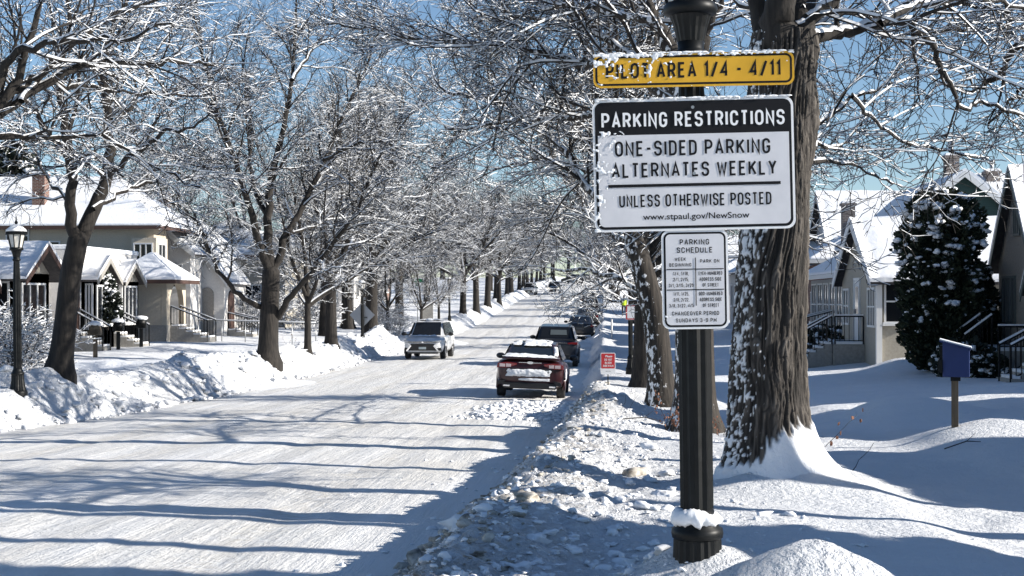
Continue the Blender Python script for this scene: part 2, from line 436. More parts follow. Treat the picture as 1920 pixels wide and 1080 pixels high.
rough = np.clip(.35 + .35*(Y < 22) + .9 * np.exp(-((u - 1.1) / 1.3)**2) * (u > 0) + .5 * np.exp(-((v - 1) / 1.4)**2) * (v > 0), 0, 1.2)
g = link('ground', mesh_np('ground', V, F, [M['ground']], None, True, {'dirt': dirt, 'rough': rough})); tag(g, kind='structure')
ys2 = lines([(-14, 8, 1, .2), (8, 26, .07, .10), (26, 70, .12, .5), (70, 294, .6, 4)])
xs2 = lines([(-13.2, 0.6, .07, .07)])
X, Y, V, F = grid(xs2, ys2, road_z)
wear = np.zeros_like(X)
for c in (-3.1, -4.6, -6.5, -8.0): wear = np.maximum(wear, np.exp(-((X - c - .22*vn(Y*.07, c)) / .35)**2) * (.35 + .4*np.clip(vn(Y*.12, c)+.3, 0, 1)))
r = link('road', mesh_np('road', V, F, [M['road']], None, True, {'wear': wear})); tag(r, kind='structure')

# loose snow lumps thrown up along the near bank, and the churned patch behind the parked car
def lumps(name, spots, m):
    T = [(0,0,1),(.89,0,.45),(.28,.85,.45),(-.72,.53,.45),(-.72,-.53,.45),(.28,-.85,.45),(.72,.53,-.45),(-.28,.85,-.45),(-.89,0,-.45),(-.28,-.85,-.45),(.72,-.53,-.45),(0,0,-1)]
    FT = [(0,1,2),(0,2,3),(0,3,4),(0,4,5),(0,5,1),(1,6,2),(2,7,3),(3,8,4),(4,9,5),(5,10,1),(6,7,2),(7,8,3),(8,9,4),(9,10,5),(10,6,1),(11,7,6),(11,8,7),(11,9,8),(11,10,9),(11,6,10)]
    T = np.array(T); FT = np.array(FT)
    rs = np.random.RandomState(5); VV = []; FF = []
    sx_, sy_ = np.array([q[0] for q in spots]), np.array([q[1] for q in spots])
    gz = np.maximum(ground(sx_, sy_), road_z(sx_, sy_))
    # one subdivision for a rounder lump
    e = {}; T2 = list(T); F2 = []
    def mid(a, b):
        k = (min(a, b), max(a, b))
        if k not in e:
            p = T2[a] + T2[b]; e[k] = len(T2); T2.append(p / np.linalg.norm(p))
        return e[k]
    for a, b, c in FT:
        x, y, z = mid(a, b), mid(b, c), mid(c, a); F2 += [(a, x, z), (x, b, y), (z, y, c), (x, y, z)]
    T2 = np.array(T2); F2 = np.array(F2)
    for i, (x, y, s) in enumerate(spots):
        q = T2 * (1 + .75 * vn(T2[:,0]*1.5 + i*7.3, T2[:,1]*1.5, T2[:,2]*1.5)[:,None] + .45 * vn(T2[:,0]*4 + i*7.3, T2[:,1]*4, T2[:,2]*4)[:,None])
        a = rs.rand()*6.3; c, sn = math.cos(a), math.sin(a)
        q = q * np.array([s*(1+.6*rs.rand()), s*(.8+.4*rs.rand()), s*(.45+.45*rs.rand())])
        q = q @ np.array([[c, sn, 0], [-sn, c, 0], [0, 0, 1]])
        FF.append(F2 + 42*i); VV.append(q + np.array([x, y, gz[i] + s*.18]))
    o = link(name, mesh_np(name, np.concatenate(VV), np.concatenate(FF), [m], None, True)); tag(o, kind='stuff')
    return o
rs = np.random.RandomState(11)
sp = []; sd = []
for i in range(6500):
    y = 6 + 30 * rs.rand()**1.5; x = float(toe_r(y)) + .15 + abs(rs.randn()) * 1.0
    s = .007 + .030 * rs.rand()**4 * (1.6 if rs.rand() < .05 else 1)
    (sd if rs.rand() < .42 and x - toe_r(y) < 1.1 else sp).append((x, y, s))
for i in range(230):      # the broken dirty edge where the plough cut
    y = 10.0 + 5.5 * rs.rand(); x = float(toe_r(y)) + .02 + .36 * rs.rand(); sd.append((x, y, .012 + .055 * rs.rand()**2.5))
for (px, py, s) in ((985, 990, .075), (905, 1010, .09), (1190, 880, .10), (1205, 975, .07), (1250, 880, .08), (870, 1025, .09), (1245, 930, .07), (1165, 735, .10), (1215, 820, .07)):
    p = on(px, 2800 * 1.62 / (py - 560)); (sd if px in (985, 1190) else sp).append((p[0], p[1], s))
for i in range(900):
    y = 30.5 + 7.5 * rs.rand(); x = -3.5 + 2.9 * rs.rand()
    if rs.rand() < sm((x + 3.7 - .1*(y-30)) / 1.2): sp.append((x, y, .025 + .05 * rs.rand()**2))
for i in range(200):
    y = 9 + 40 * rs.rand(); x = float(toe_r(y)) - abs(rs.randn()) * .5; sp.append((x, y, .008 + .03 * rs.rand()**3))
for i in range(1500):
    y = 24 + 60 * rs.rand(); x = float(toe_l(y)) + .15 - 1.9 * rs.rand()**1.4; sp.append((x, y, .02 + .10 * rs.rand()**4))
lumps('snow_lumps', sp, M['snow']); lumps('dirty_snow_lumps', sd, M['grit'])

# ------------------------------------------------------------------ trees
def catmull(P, n):
    P = np.asarray(P, float)
    if len(P) == 2: return P[0] + (P[1]-P[0]) * np.linspace(0, 1, n)[:, None]
    Q = np.vstack([2*P[0]-P[1], P, 2*P[-1]-P[-2]])
    out = []
    for t in np.linspace(0, len(P)-1 - 1e-9, n):
        i = int(t); f = t - i; a, b, c, d = Q[i:i+4]
        out.append(.5*((2*b) + (-a+c)*f + (2*a-5*b+4*c-d)*f*f + (-a+3*b-3*c+d)*f**3))
    return np.array(out)

class Tree:
    """Grows a bare crown: limbs (level 1) carry branches (2), sprays (3) and twigs (4)."""
    def __init__(s, seed, dens=(.36, .21, .115), ln=(2.3, .95, .36), rmin=.0045, droop=0.0, snow=.53, up=.25):
        s.rs = np.random.RandomState(seed); s.dens = dens; s.ln = ln; s.rmin = rmin; s.droop = droop; s.snow = snow; s.up = up
        s.br = {0: [], 1: [], 2: [], 3: [], 4: []}
    def walk(s, p, d, L, n, wander, bend):
        pts = [np.array(p, float)]; d = np.array(d, float); d /= np.linalg.norm(d)
        for i in range(n - 1):
            d = d + s.rs.randn(3) * wander + np.array([0, 0, bend]); d /= np.linalg.norm(d)
            pts.append(pts[-1] + d * L / (n - 1))
        return np.array(pts)
    def add(s, lv, pts, r0, r1, kids=True, f0=None):
        n = len(pts); rad = r0 + (r1 - r0) * np.linspace(0, 1, n)**.8
        s.br[lv].append((pts, rad))
        if kids and lv < 4: s.kids(lv, pts, rad, f0)
    def kids(s, lv, pts, rad, f0=None):
        seg = np.linalg.norm(np.diff(pts, axis=0), axis=1); L = seg.sum(); cum = np.concatenate([[0], np.cumsum(seg)])
        dn, ln = s.dens[lv-1], s.ln[lv-1]
        f0 = (.22, .16, .14)[lv-1] if f0 is None else f0
        pos = np.arange(f0 * L, L, dn * (.75 + .5 * s.rs.rand()))
        ang = s.rs.rand() * 6.28
        for q in pos:
            f = q / L; q = min(q + dn * .5 * (s.rs.rand() - .5), L * .995)
            i = min(np.searchsorted(cum, q) - 1, len(pts) - 2); i = max(i, 0)
            t = (q - cum[i]) / max(seg[i], 1e-6); p = pts[i] + (pts[i+1] - pts[i]) * t
            tan = (pts[i+1] - pts[i]) / max(seg[i], 1e-6); rr = rad[i] + (rad[i+1] - rad[i]) * t
            ang += 2.4 + s.rs.randn() * .5
            a = np.cross(tan, [0, 0, 1.0]); na = np.linalg.norm(a); a = a / na if na > .05 else np.array([1.0, 0, 0]); b = np.cross(a, tan)
            side = a * math.cos(ang) + b * math.sin(ang) * .75
            th = (.95 - .35 * f) + s.rs.randn() * .16
            d = tan * math.cos(th) + side * math.sin(th); d[2] += s.up * (.6 if lv == 1 else .35)
            l2 = ln * (1.15 - .55 * f) * (.55 + .8 * s.rs.rand())
            if lv == 1: l2 = min(l2, .75 * L)
            r2 = max(min(rr * .62, .012 + .012 * l2 if lv == 1 else .005 + .009 * l2 if lv == 2 else .0055), s.rmin)
            n = (7, 5, 4)[lv-1]
            pp = s.walk(p, d, l2, n, (.16, .20, .22)[lv-1], -(s.droop + .02) * (1 if lv < 3 else .4))
            s.add(lv + 1, pp, r2, max(r2 * .42, s.rmin * .8))
    def tubes(s, items, K, snowh, thr, seed):
        """ring tubes for all polylines; faces that look up carry a ridge of snow"""
        rs = np.random.RandomState(seed); VV = []; FF = []; MM = []; off = 0
        by = {}
        for p, r in items: by.setdefault(len(p), []).append((p, r))
        th = 2*math.pi*np.arange(K)/K if K != 4 else np.radians([12., 90., 168., 270.]); cs, sn = np.cos(th), np.sin(th)
        nx = np.append(th[1:], th[0] + 2*math.pi); mid = np.sin((th + nx)/2)
        for n, L in by.items():
            P = np.array([a for a, _ in L]); Rr = np.array([b for _, b in L]); B = len(L)
            T = np.gradient(P, axis=1); T /= np.linalg.norm(T, axis=2, keepdims=True) + 1e-9
            Z = np.array([0, 0, 1.0]); up = Z - T * T[..., 2:3]; nu = np.linalg.norm(up, axis=2, keepdims=True)
            ref = np.array([.3, .954, 0.0]); u2 = ref - T * (T @ ref)[..., None]; u2 /= np.linalg.norm(u2, axis=2, keepdims=True) + 1e-9
            steep = (np.abs(T[..., 2]).mean(axis=1) > .80)[:, None, None] | (nu.min(axis=1, keepdims=True) < .1)
            up = np.where(steep, u2, up / np.maximum(nu, 1e-6))
            sd = np.cross(T, up)
            flat = np.clip((1 - np.abs(T[..., 2])) * 1.7, 0, 1)
            keep = (.62*rs.rand(B, 1) + .38*rs.rand(B, n)) < s.snow + (.22 if K > 4 else 0)
            sh = flat * keep * (snowh + .25 * np.minimum(Rr, .05)) * (.5 + .9 * rs.rand(B, n))
            ring = P[:, :, None, :] + (sd[:, :, None, :] * cs[None, None, :, None] + up[:, :, None, :] * sn[None, None, :, None]) * Rr[:, :, None, None] \
                + up[:, :, None, :] * (np.maximum(sn, 0)[None, None, :, None] * sh[:, :, None, None])
            VV.append(ring.reshape(-1, 3))
            ib = (np.arange(B)[:, None, None] * n + np.arange(n - 1)[None, :, None]) * K + off
            k = np.arange(K)[None, None, :]; k1 = (k + 1) % K
            F = np.stack([ib + k, ib + k1, ib + K + k1, ib + K + k], -1).reshape(-1, 4); FF.append(F)
            ok = (flat[:, :-1] > .30) & (sh[:, :-1] + sh[:, 1:] > .004)
            MM.append((ok[:, :, None] & (mid[None, None, :] > thr)).astype(int).reshape(-1)); off += B * n * K
        return np.concatenate(VV), np.concatenate(FF), np.concatenate(MM)
    def meshes(s, nm, snowh=.011, seed=1, trunkmat=None):
        out = {}
        V, F, Mi = s.tubes(s.br[0] + s.br[1], 10, .02, .45, seed)
        out['trunk'] = mesh_np(nm + '_trunk', V, F, [trunkmat or M['bark'], M['snow']], Mi, True)
        parts = []
        if s.br[2]: parts.append(s.tubes(s.br[2], 6, .016, .3, seed + 1))
        if s.br[3] or s.br[4]: parts.append(s.tubes(s.br[3] + s.br[4], 4, snowh, .1, seed + 2))
        o = 0; VV = []; FF = []; MM = []
        for V, F, Mi in parts: VV.append(V); FF.append(F + o); MM.append(Mi); o += len(V)
        out['crown'] = mesh_np(nm + '_crown', np.concatenate(VV), np.concatenate(FF), [M['twig'], M['twig_snow']], np.concatenate(MM))
        return out

def flare(h):      # root flare of a trunk polyline, factor by height
    return 1 + .55 * np.exp(-np.maximum(h, 0) / .22)

def generic(seed, H=11.5, fork=3.0, r=.30, limbs=5, spread=.62, dens=(.36, .20, .088), ln=(2.5, 1.05, .46), **kw):
    t = Tree(seed, dens, ln, **kw); rs = t.rs
    lean = rs.randn(2) * .05
    tp = catmull([(0, 0, -.5), (0, 0, 0.15), (lean[0], lean[1], fork*.5), (lean[0]*2.5, lean[1]*2.5, fork), (lean[0]*3, lean[1]*3, fork+.6)], 16)
    rad = r * (1 - .16 * tp[:, 2] / fork) * flare(tp[:, 2] + .05)
    rad[-2:] *= .85
    t.br[0].append((tp, rad))
    a0 = rs.rand() * 6.28
    for i in range(limbs):
        a = a0 + 6.283 * i / limbs + rs.randn() * .25
        el = spread * (.55 + .8 * rs.rand()) if i else .12
        st = tp[-1 - (i % 4)] if i else tp[-1]
        L = (H - fork) * (.80 + .25 * rs.rand()) * (1.05 if i == 0 else 1)
        d = np.array([math.sin(el)*math.cos(a), math.sin(el)*math.sin(a), math.cos(el)])
        n = 12
        pts = t.walk(st, d, L, n, .09, .035)
        t.add(1, pts, r * (.62 if i else .7), .022)
    for i in range(2):      # a low bough or two
        a = rs.rand() * 6.28; st = tp[-4 - i]
        pts = t.walk(st, (math.cos(a), math.sin(a), .55), 4.2, 10, .10, .02)
        t.add(1, pts, r * .36, .016)
    return t

def place_tree(meshes, name, loc, rz, sc, label, cat='tree', group=None, tilt=(0, 0)):
    o = empty(name, loc, rz, label, cat, group); o.scale = sc if hasattr(sc, '__len__') else (sc, sc, sc)
    o.rotation_euler = (tilt[0], tilt[1], rz)
    for k, me in meshes.items(): link(k, me, o)
    return o

def guided(seed, trunk, rad0, rad1, limbs, stub=(), **kw):
    """trunk: list of (px, py, d) with real depth; limbs: lists of (px,py,d) plus radii."""
    t = Tree(seed, **kw)
    tp = catmull([W(*q) for q in trunk], 22)
    root = tp[0].copy(); zz = tp[:, 2] - root[2]
    rad = rad0 + (rad1 - rad0) * np.linspace(0, 1, 22)
    rad = rad * flare(zz - .05)
    tp = np.vstack([tp[0] - [0, 0, .6], tp]); rad = np.concatenate([[rad[0]], rad])
    rad[-3:] *= np.array([.93, .80, .55])
    t.br[0].append((tp - root, rad))
    ln0, dn0 = t.ln, t.dens
    for P, r0, r1, f0, *k in limbs:
        if k: t.ln = tuple(v*k[0] for v in ln0); t.dens = tuple(v*k[1] for v in dn0)
        pts = catmull([W(*q) for q in P], max(10, 4 * len(P)))
        pts[1:] += t.rs.randn(*pts[1:].shape) * .03
        t.add(1, pts - root, r0, r1, True, f0)
        t.ln, t.dens = ln0, dn0
    return t, root

def D(d, pts, dd=0.0):     # pixel polyline at one depth (drifting by dd along it)
    return [(x, y, d + dd * i / max(len(pts)-1, 1)) for i, (x, y) in enumerate(pts)]
def gy(px, d):             # image row of the ground under column px at depth d
    p = on(px, d); q = p - CAM
    return 540 - FPX * float(q @ UPV) / float(q @ FWD)

rsT = np.random.RandomState(21)
KINDS = [generic(31, 11.5, 2.9, .30, 5).meshes('elm', .0075, 1), generic(32, 11.0, 2.6, .27, 6, .75).meshes('maple', .0075, 2),
         generic(37, 12.3, 3.4, .33, 5, .5).meshes('ash', .0075, 3), generic(45, 10.4, 2.3, .25, 4, .85).meshes('lime', .0075, 4)]

# the two trees on the left bank, limbs traced in depth
d = 32.0; b0 = gy(108, d)
t, root = guided(101, [(110, b0, d), (121, 620, d), (132, 520, d), (143, 465, d), (150, 432, d)], .245, .205, [
    (D(d, [(141, 470), (131, 390), (130, 300), (119, 220), (110, 130), (128, 40), (120, -120)], -1.5), .145, .02, .25),
    (D(d, [(142, 475), (176, 395), (203, 320), (204, 230), (196, 150), (206, 60), (240, 0), (270, -120)], 1.5), .185, .02, .22),
    (D(d, [(131, 300), (90, 250), (60, 200), (20, 160), (-40, 110)], -3), .07, .012, .1),
    (D(d, [(200, 330), (240, 300), (300, 255), (350, 240), (420, 200)], -2.5), .07, .012, .1),
    (D(d, [(204, 240), (250, 190), (285, 120), (330, 40), (380, -40)], 3), .06, .012, .15),
    (D(d, [(132, 380), (92, 340), (62, 280), (40, 240)], 2), .055, .012, .1),
    (D(d, [(176, 392), (230, 360), (290, 340), (350, 330), (400, 370)], 3), .05, .012, .2),
], dens=(.30, .17, .085), ln=(2.1, .9, .38))
place_tree(t.meshes('bank_tree', .0065, 5), 'street_tree', root, 0, 1, 'dark bare tree forked low into two stems, beside the lamp post at the left edge')
d = 51.0; b0 = gy(502, d)
t, root = guided(102, [(502, b0, d), (504, 620, d), (506, 570, d), (508, 520, d), (508, 500, d)], .34, .29, [
    (D(d, [(506, 525), (482, 435), (455, 350), (432, 280), (400, 190), (380, 90), (350, -20)], -2.5), .16, .02, .25),
    (D(d, [(506, 520), (501, 420), (508, 330), (535, 230), (548, 150), (552, 60), (556, -60)], 1), .19, .02, .22),
    (D(d, [(511, 525), (535, 445), (568, 390), (610, 300), (640, 220), (690, 120), (720, 20)], 2.5), .15, .02, .22),
    (D(d, [(522, 595), (550, 550), (586, 510), (628, 450), (668, 400), (690, 340), (740, 250), (800, 190)], -4), .12, .018, .2),
    (D(d, [(490, 575), (460, 560), (425, 525), (397, 480), (372, 425), (345, 395), (300, 370)], -4), .11, .016, .3),
    (D(d, [(548, 150), (580, 100), (620, 40), (640, -30)], 3), .08, .015, .1),
    (D(d, [(455, 350), (400, 320), (340, 300), (280, 280), (220, 260)], -3), .075, .012, .1),
    (D(d, [(505, 420), (470, 330), (470, 230), (455, 130), (470, 30)], 4), .10, .015, .2),
    (D(d, [(610, 300), (670, 270), (730, 270), (790, 300), (830, 330)], -3), .06, .012, .1),
    (D(d, [(540, 440), (600, 420), (660, 380), (720, 360), (770, 380)], 4), .06, .012, .2),
], dens=(.30, .17, .085), ln=(2.5, 1.0, .42))
place_tree(t.meshes('wide_tree', .007, 6), 'street_tree', root, 0, 1, 'broad bare tree with a thick trunk and five big limbs on the left bank')
# the tree outside the left edge whose boughs reach in
d = 24.0
t, root = guided(103, [(-300, gy(-300, d), d), (-290, 700, d), (-270, 560, d), (-240, 470, d)], .32, .26, [
    (D(d, [(-240, 480), (-130, 360), (-30, 230), (20, 170), (60, 70), (85, -60)], 0), .16, .03, .5),
    (D(d, [(-110, 330), (5, 190), (60, 150), (110, 110), (170, 60), (230, 20), (330, -10)], 1), .10, .016, .35),
    (D(d, [(-60, 262), (40, 190), (130, 130), (190, 115), (260, 118), (345, 118), (420, 128)], 2), .095, .014, .35),
    (D(d, [(-40, 240), (15, 112), (80, 85), (170, 78), (240, 72), (320, 40)], -1), .075, .012, .3),
    (D(d, [(-160, 400), (-60, 270), (20, 258), (100, 256), (190, 256), (280, 310), (370, 350)], 1), .075, .012, .45),
    (D(d, [(-200, 430), (-200, 250), (-150, 100), (-120, -80)], 3), .15, .03, .3),
    (D(d, [(40, 190), (75, 155), (140, 160), (200, 172), (270, 178), (375, 176)], 2.5), .055, .012, .2),
], dens=(.34, .19, .095), ln=(1.7, .75, .32))
place_tree(t.meshes('edge_tree', .006, 7), 'street_tree', root, 0, 1, 'dark leaning tree at the left edge whose boughs reach over the black lamp post')

# the tree behind the sign post, the leaning one beyond it
d = 22.0
t, root = guided(104, [(1303, gy(1303, d), d), (1302, 650, d), (1298, 450, d), (1293, 250, d), (1290, 120, d)], .31, .24, [
    (D(d, [(1291, 150), (1258, 90), (1228, 40), (1205, -20), (1180, -140)], 1), .17, .03, .2),
    (D(d, [(1292, 140), (1320, 60), (1350, -10), (1390, -140)], -1), .17, .03, .2),
    (D(d, [(1293, 240), (1235, 170), (1150, 130), (1100, 118), (1050, 108), (960, 88), (870, 80), (800, 77), (700, 54), (610, 48)], 4), .085, .012, .2),
    (D(d, [(1294, 300), (1220, 250), (1140, 215), (1060, 222), (980, 225), (900, 235), (830, 245)], 5), .06, .012, .2),
    (D(d, [(1295, 200), (1200, 120), (1120, 60), (1060, 20), (980, -10)], 3), .09, .014, .2),
    (D(d, [(1290, 130), (1275, 40), (1265, -60), (1270, -160)], 3), .13, .03, .2),
    (D(d, [(1228, 40), (1150, 30), (1080, 10), (1000, 20), (930, 40)], 2), .06, .012, .1),
    (D(d, [(1297, 420), (1340, 380), (1420, 330), (1500, 300)], 5), .05, .012, .2),
], dens=(.30, .17, .09), ln=(2.1, .9, .36))
place_tree(t.meshes('sign_tree', .0065, 8, M['flecked_bark']), 'street_tree', root, 0, 1, 'brown trunk standing directly behind the post that carries the parking signs')
d = 28.0
t, root = guided(105, [(1242, gy(1242, d), d), (1234, 650, d), (1222, 570, d), (1200, 490, d), (1182, 430, d)], .255, .20, [
    (D(d, [(1183, 440), (1165, 360), (1165, 260), (1150, 150), (1140, 40), (1120, -80)], 1), .14, .02, .2),
    (D(d, [(1186, 445), (1190, 350), (1215, 250), (1215, 130), (1240, 20)], 2), .13, .02, .2),
    (D(d, [(1222, 580), (1195, 548), (1160, 522), (1125, 511), (1090, 507), (1050, 508), (1025, 512)], 3), .05, .010, .25, .5, 1.4),
    (D(d, [(1222, 575), (1190, 566), (1150, 566), (1125, 580)], 1), .024, .008, .3, .4, 1.5),
    (D(d, [(1160, 522), (1120, 535), (1070, 560), (1035, 585)], 8), .020, .006, .2, .6, 1.25),
    (D(d, [(1195, 550), (1150, 545), (1110, 560), (1080, 580)], 12), .020, .006, .2, .6, 1.25),
    (D(d, [(1170, 400), (1110, 360), (1060, 290), (1010, 230), (960, 200), (900, 180), (830, 165), (800, 110)], 3), .085, .012, .15),
    (D(d, [(1190, 460), (1150, 440), (1100, 400), (1040, 390), (980, 420)], 5), .05, .010, .2),
    (D(d, [(1165, 320), (1090, 250), (1020, 190), (950, 110), (900, 30)], 6), .07, .012, .15),
    (D(d, [(1160, 300), (1100, 320), (1030, 300), (960, 310), (880, 340)], 6), .055, .012, .15),
], dens=(.30, .17, .09), ln=(2.0, .85, .36), droop=.0, up=.38)
place_tree(t.meshes('leaning_tree', .007, 9, M['flecked_bark']), 'street_tree', root, 0, 1, 'snow-flecked leaning tree just beyond the red yard sign, a white bough over the parked cars')

# the big foreground tree: its trunk is modelled with its bark ridges
d = 13.3; S0 = FPX / d
gb = on(1430, d); root = gb.copy(); base_py = gy(1430, d)
cl = [(1432, base_py + 30), (1433, 880), (1436, 780), (1441, 640), (1448, 500), (1455, 360), (1461, 240), (1466, 150), (1469, 95), (1470, 60)]
wd = [(base_py + 30, 112), (920, 96), (880, 80), (800, 71), (640, 66), (500, 62), (360, 58), (240, 57), (150, 60), (95, 62), (60, 55)]
NR, NC = 420, 260
cpts = catmull([W(x, y, d) for x, y in cl], NR)
pyr = 560 - (cpts[:, 2] - CAMZ) * S0
rr = np.interp(-pyr, [-a for a, _ in wd], [b / S0 for _, b in wd])
th = 2*math.pi*np.arange(NC)/NC
TH, ZZ = np.meshgrid(th, cpts[:, 2])
hgt = ZZ - root[2]
wv = TH + .22 * vn(ZZ*1.1, 0.5) + .10 * vn(ZZ*2.7, TH*2)
cx, sx = np.cos(wv), np.sin(wv)
rid = 1 - np.abs(fbm(cx*7.5, sx*7.5, ZZ*1.5, 2)) * 2.6
rid2 = 1 - np.abs(vn(cx*15, sx*15, ZZ*3.6))*2.2
crk = np.clip(np.abs(vn(cx*9 + .35*vn(TH*6, ZZ*9), sx*9, ZZ*6.5)) * 6, 0, 1)
ridge = (.55 + .45*crk) * np.clip(.60*rid + .34*rid2 + .16*vn(cx*30, sx*30, ZZ*12), 0, 1)
butt = 1 + .18 * np.exp(-np.maximum(hgt, 0)/.30) * (np.cos(5*TH + 1.0) + .5*np.cos(3*TH))
rad = rr[:, None] * butt * (1 + .045*np.cos(2*TH+.6)*1) + .040 * (ridge - .55)
rad += .07 * np.exp(-((TH - .1 + (TH > 4)*-6.28)/.5)**2 - ((hgt - 3.05)/.28)**2)      # the burr under the high bough
# snow clinging to the windward (left) flank and banked round the foot
dirx, diry = np.cos(TH), np.sin(TH)
flank = np.exp(-((np.arctan2(np.sin(TH - 3.75), np.cos(TH - 3.75)))/.55)**2)
spk = fbm(dirx*15, diry*15, ZZ*26, 3)
sn1 = sm((spk + .22*flank*1.7 - .50 + .30*np.exp(-np.abs(hgt-2.15)/.4)*flank + .10*np.exp(-hgt/.8)) / .08) * (flank > .12)
foot = np.exp(-((np.arctan2(np.sin(TH - 5.6), np.cos(TH - 5.6)))/1.0)**2)
sn2 = sm((1.0*foot*np.exp(-np.maximum(hgt-.12,0)/.34) + .5*np.exp(-np.maximum(hgt,0)/.10) + .20*fbm(dirx*6, diry*6, ZZ*5, 4) + .10*(1-ridge) - .40) / .10)
snow = np.clip(np.maximum(sn1, sn2), 0, 1)
rad = rad + .010 * sn1 * (1 + spk) + sn2 * (.03 - .032 * (ridge - .55)) + .30 * foot * np.exp(-np.maximum(hgt + .05, 0)/.20)
V = np.stack([cpts[:, None, 0] + rad*dirx, cpts[:, None, 1] + rad*diry, ZZ], -1).reshape(-1, 3) - root
i = (np.arange(NR-1)[:, None]*NC + np.arange(NC)[None, :]); j = (np.arange(NR-1)[:, None]*NC + (np.arange(NC)[None, :]+1) % NC)
F = np.stack([i, j, j+NC, i+NC], -1).reshape(-1, 4)
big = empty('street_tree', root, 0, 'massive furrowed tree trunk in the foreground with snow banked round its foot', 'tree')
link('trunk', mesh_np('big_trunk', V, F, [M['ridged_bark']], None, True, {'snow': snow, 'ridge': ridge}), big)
t = Tree(106, (.34, .19, .115), (1.5, .70, .30), rmin=.0035)
def limb(P, r0, r1, f0, kids=True):
    pts = catmull([W(*q) for q in P], max(10, 4*len(P))); pts[1:] += t.rs.randn(*pts[1:].shape) * .012
    t.add(1, pts - root, r0, r1, kids, f0)
limb(D(d, [(1462, 150), (1458, 60), (1466, -20), (1455, -150), (1430, -320)], -.4), .21, .06, .5)
limb(D(d, [(1488, 130), (1500, 60), (1508, 0), (1520, -120), (1560, -300)], .3), .19, .06, .5)
limb(D(d, [(1440, 130), (1430, 50), (1405, -40), (1370, -160)], .5), .12, .05, .5)
limb(D(d, [(1512, 82), (1533, 69), (1565, 64), (1600, 60), (1650, 46), (1694, 42), (1728, 64), (1753, 94), (1761, 122), (1783, 156), (1792, 194), (1811, 204), (1850, 192), (1915, 220)], 1.2), .055, .010, .12)
limb(D(d, [(1500, 55), (1525, 32), (1560, 8), (1600, -30), (1680, -80)], 0), .07, .02, .2)
limb(D(d, [(1650, 46), (1690, 20), (1750, 5), (1830, -3), (1900, 10), (1960, 30)], 1.5), .035, .010, .1)
limb(D(d, [(1500, 300), (1512, 283), (1535, 274), (1567, 275), (1590, 262), (1612, 235), (1630, 215)], 1.5), .017, .006, .2)
limb(D(d, [(1500, 262), (1519, 240), (1556, 220), (1598, 182), (1640, 170), (1678, 153), (1720, 146), (1763, 135)], 2.5), .026, .006, .15)
limb(D(d, [(1598, 182), (1640, 230), (1700, 270), (1780, 285), (1850, 300)], 3), .016, .006, .1)
limb(D(d, [(1505, 20), (1560, 24), (1640, 30), (1700, 45), (1760, 60), (1830, 58), (1920, 55)], 3), .028, .008, .1)
limb(D(d, [(1470, 60), (1440, 20), (1390, 10), (1330, -40)], 1.5), .05, .01, .15)
limb(D(d, [(1470, 320), (1560, 300), (1640, 330), (1690, 350)], 4), .02, .006, .3)
V, F, Mi = t.tubes(t.br[1], 14, .02, .35, 3)
link('limb', mesh_np('big_limbs', V, F, [M['bark'], M['snow']], Mi, True), big)
p1 = t.tubes(t.br[2], 6, .010, .3, 4); p2 = t.tubes(t.br[3] + t.br[4], 4, .005, .1, 5)
link('crown', mesh_np('big_crown', np.concatenate([p1[0], p2[0]]), np.concatenate([p1[1], p2[1] + len(p1[0])]), [M['twig'], M['twig_snow']], np.concatenate([p1[2], p2[2]])), big)
# the tree out of frame to the right whose bough hangs in from the edge
d = 15.0
t, root = guided(107, [(2150, gy(2150, d), d), (2140, 600, d), (2120, 350, d), (2100, 200, d)], .26, .2, [
    (D(d, [(2100, 220), (2010, 60), (1960, 30), (1925, 70), (1900, 100), (1872, 137), (1830, 165), (1800, 186)], 0), .075, .012, .5),
    (D(d, [(2100, 210), (2080, 0), (2060, -200)], 1), .15, .03, .3),
    (D(d, [(2110, 230), (2200, 60), (2300, -100)], 1), .15, .03, .3),
    (D(d, [(2105, 230), (2010, 170), (1940, 150), (1890, 190), (1850, 250)], 1), .03, .008, .3),
    (D(d, [(1960, 30), (1890, 20), (1820, 8), (1750, 2), (1690, 10)], 2), .03, .008, .1),
], dens=(.36, .2, .125), ln=(1.3, .6, .28), rmin=.0035)
place_tree(t.meshes('bough_tree', .005, 10), 'street_tree', root, 0, 1, 'bare tree at the right edge with one bough drooping into blue sky')

# the rest of the two rows, back gardens and the far end of the street
LEFT = [(577, 57, 3, .58, 'slim straight young trunk just past the broad bare tree on the left bank'),
        (621, 63.5, 0, .9, 'mid-sized bare tree before the grey diamond sign on the left bank'),
        (652, 100, 2, 1.25, 'very thick pale trunk set back in the yard behind the diamond sign'),
        (696, 76, 0, 1.1, 'forked bare tree right behind the lamp post with the diamond sign'),
        (727, 92, 3, .46, 'thin snow-covered sapling between the diamond sign and the white car'),
        (790, 92, 3, .40, 'thin bare sapling beside the green street name sign'),
        (823, 104, 3, .42, 'slender sapling above the roof of the white car'),
        (868, 122, 1, 1.0, 'tree with a wide low V fork past the white car on the left'),
        (893, 132, 0, 1.0, 'upright trunk just beyond the V-forked tree on the left'),
        (914, 146, 2, .95, 'dark trunk beside the bare shrubs on the far left bank'),
        (936, 156, 1, .95, 'dark trunk before the snowy hump on the far left bank')]
RIGHT = [(1206, 38, 0, .95, 'brown trunk between the leaning tree and the lamp post at the pavement'),
         (1216, 64, 2, .95, 'bare tree beyond the street lamp on the right pavement'),
         (1208, 80, 1, 1.0, 'bare tree over the black parked cars on the right'),
         (1198, 96, 0, 1.0, 'bare tree near the walker in the lime vest'),
         (1191, 114, 3, 1.1, 'spreading bare tree beyond the walker in the lime vest'),
         (1184, 134, 2, 1.0, 'tall bare tree far along the right pavement past the walker')]
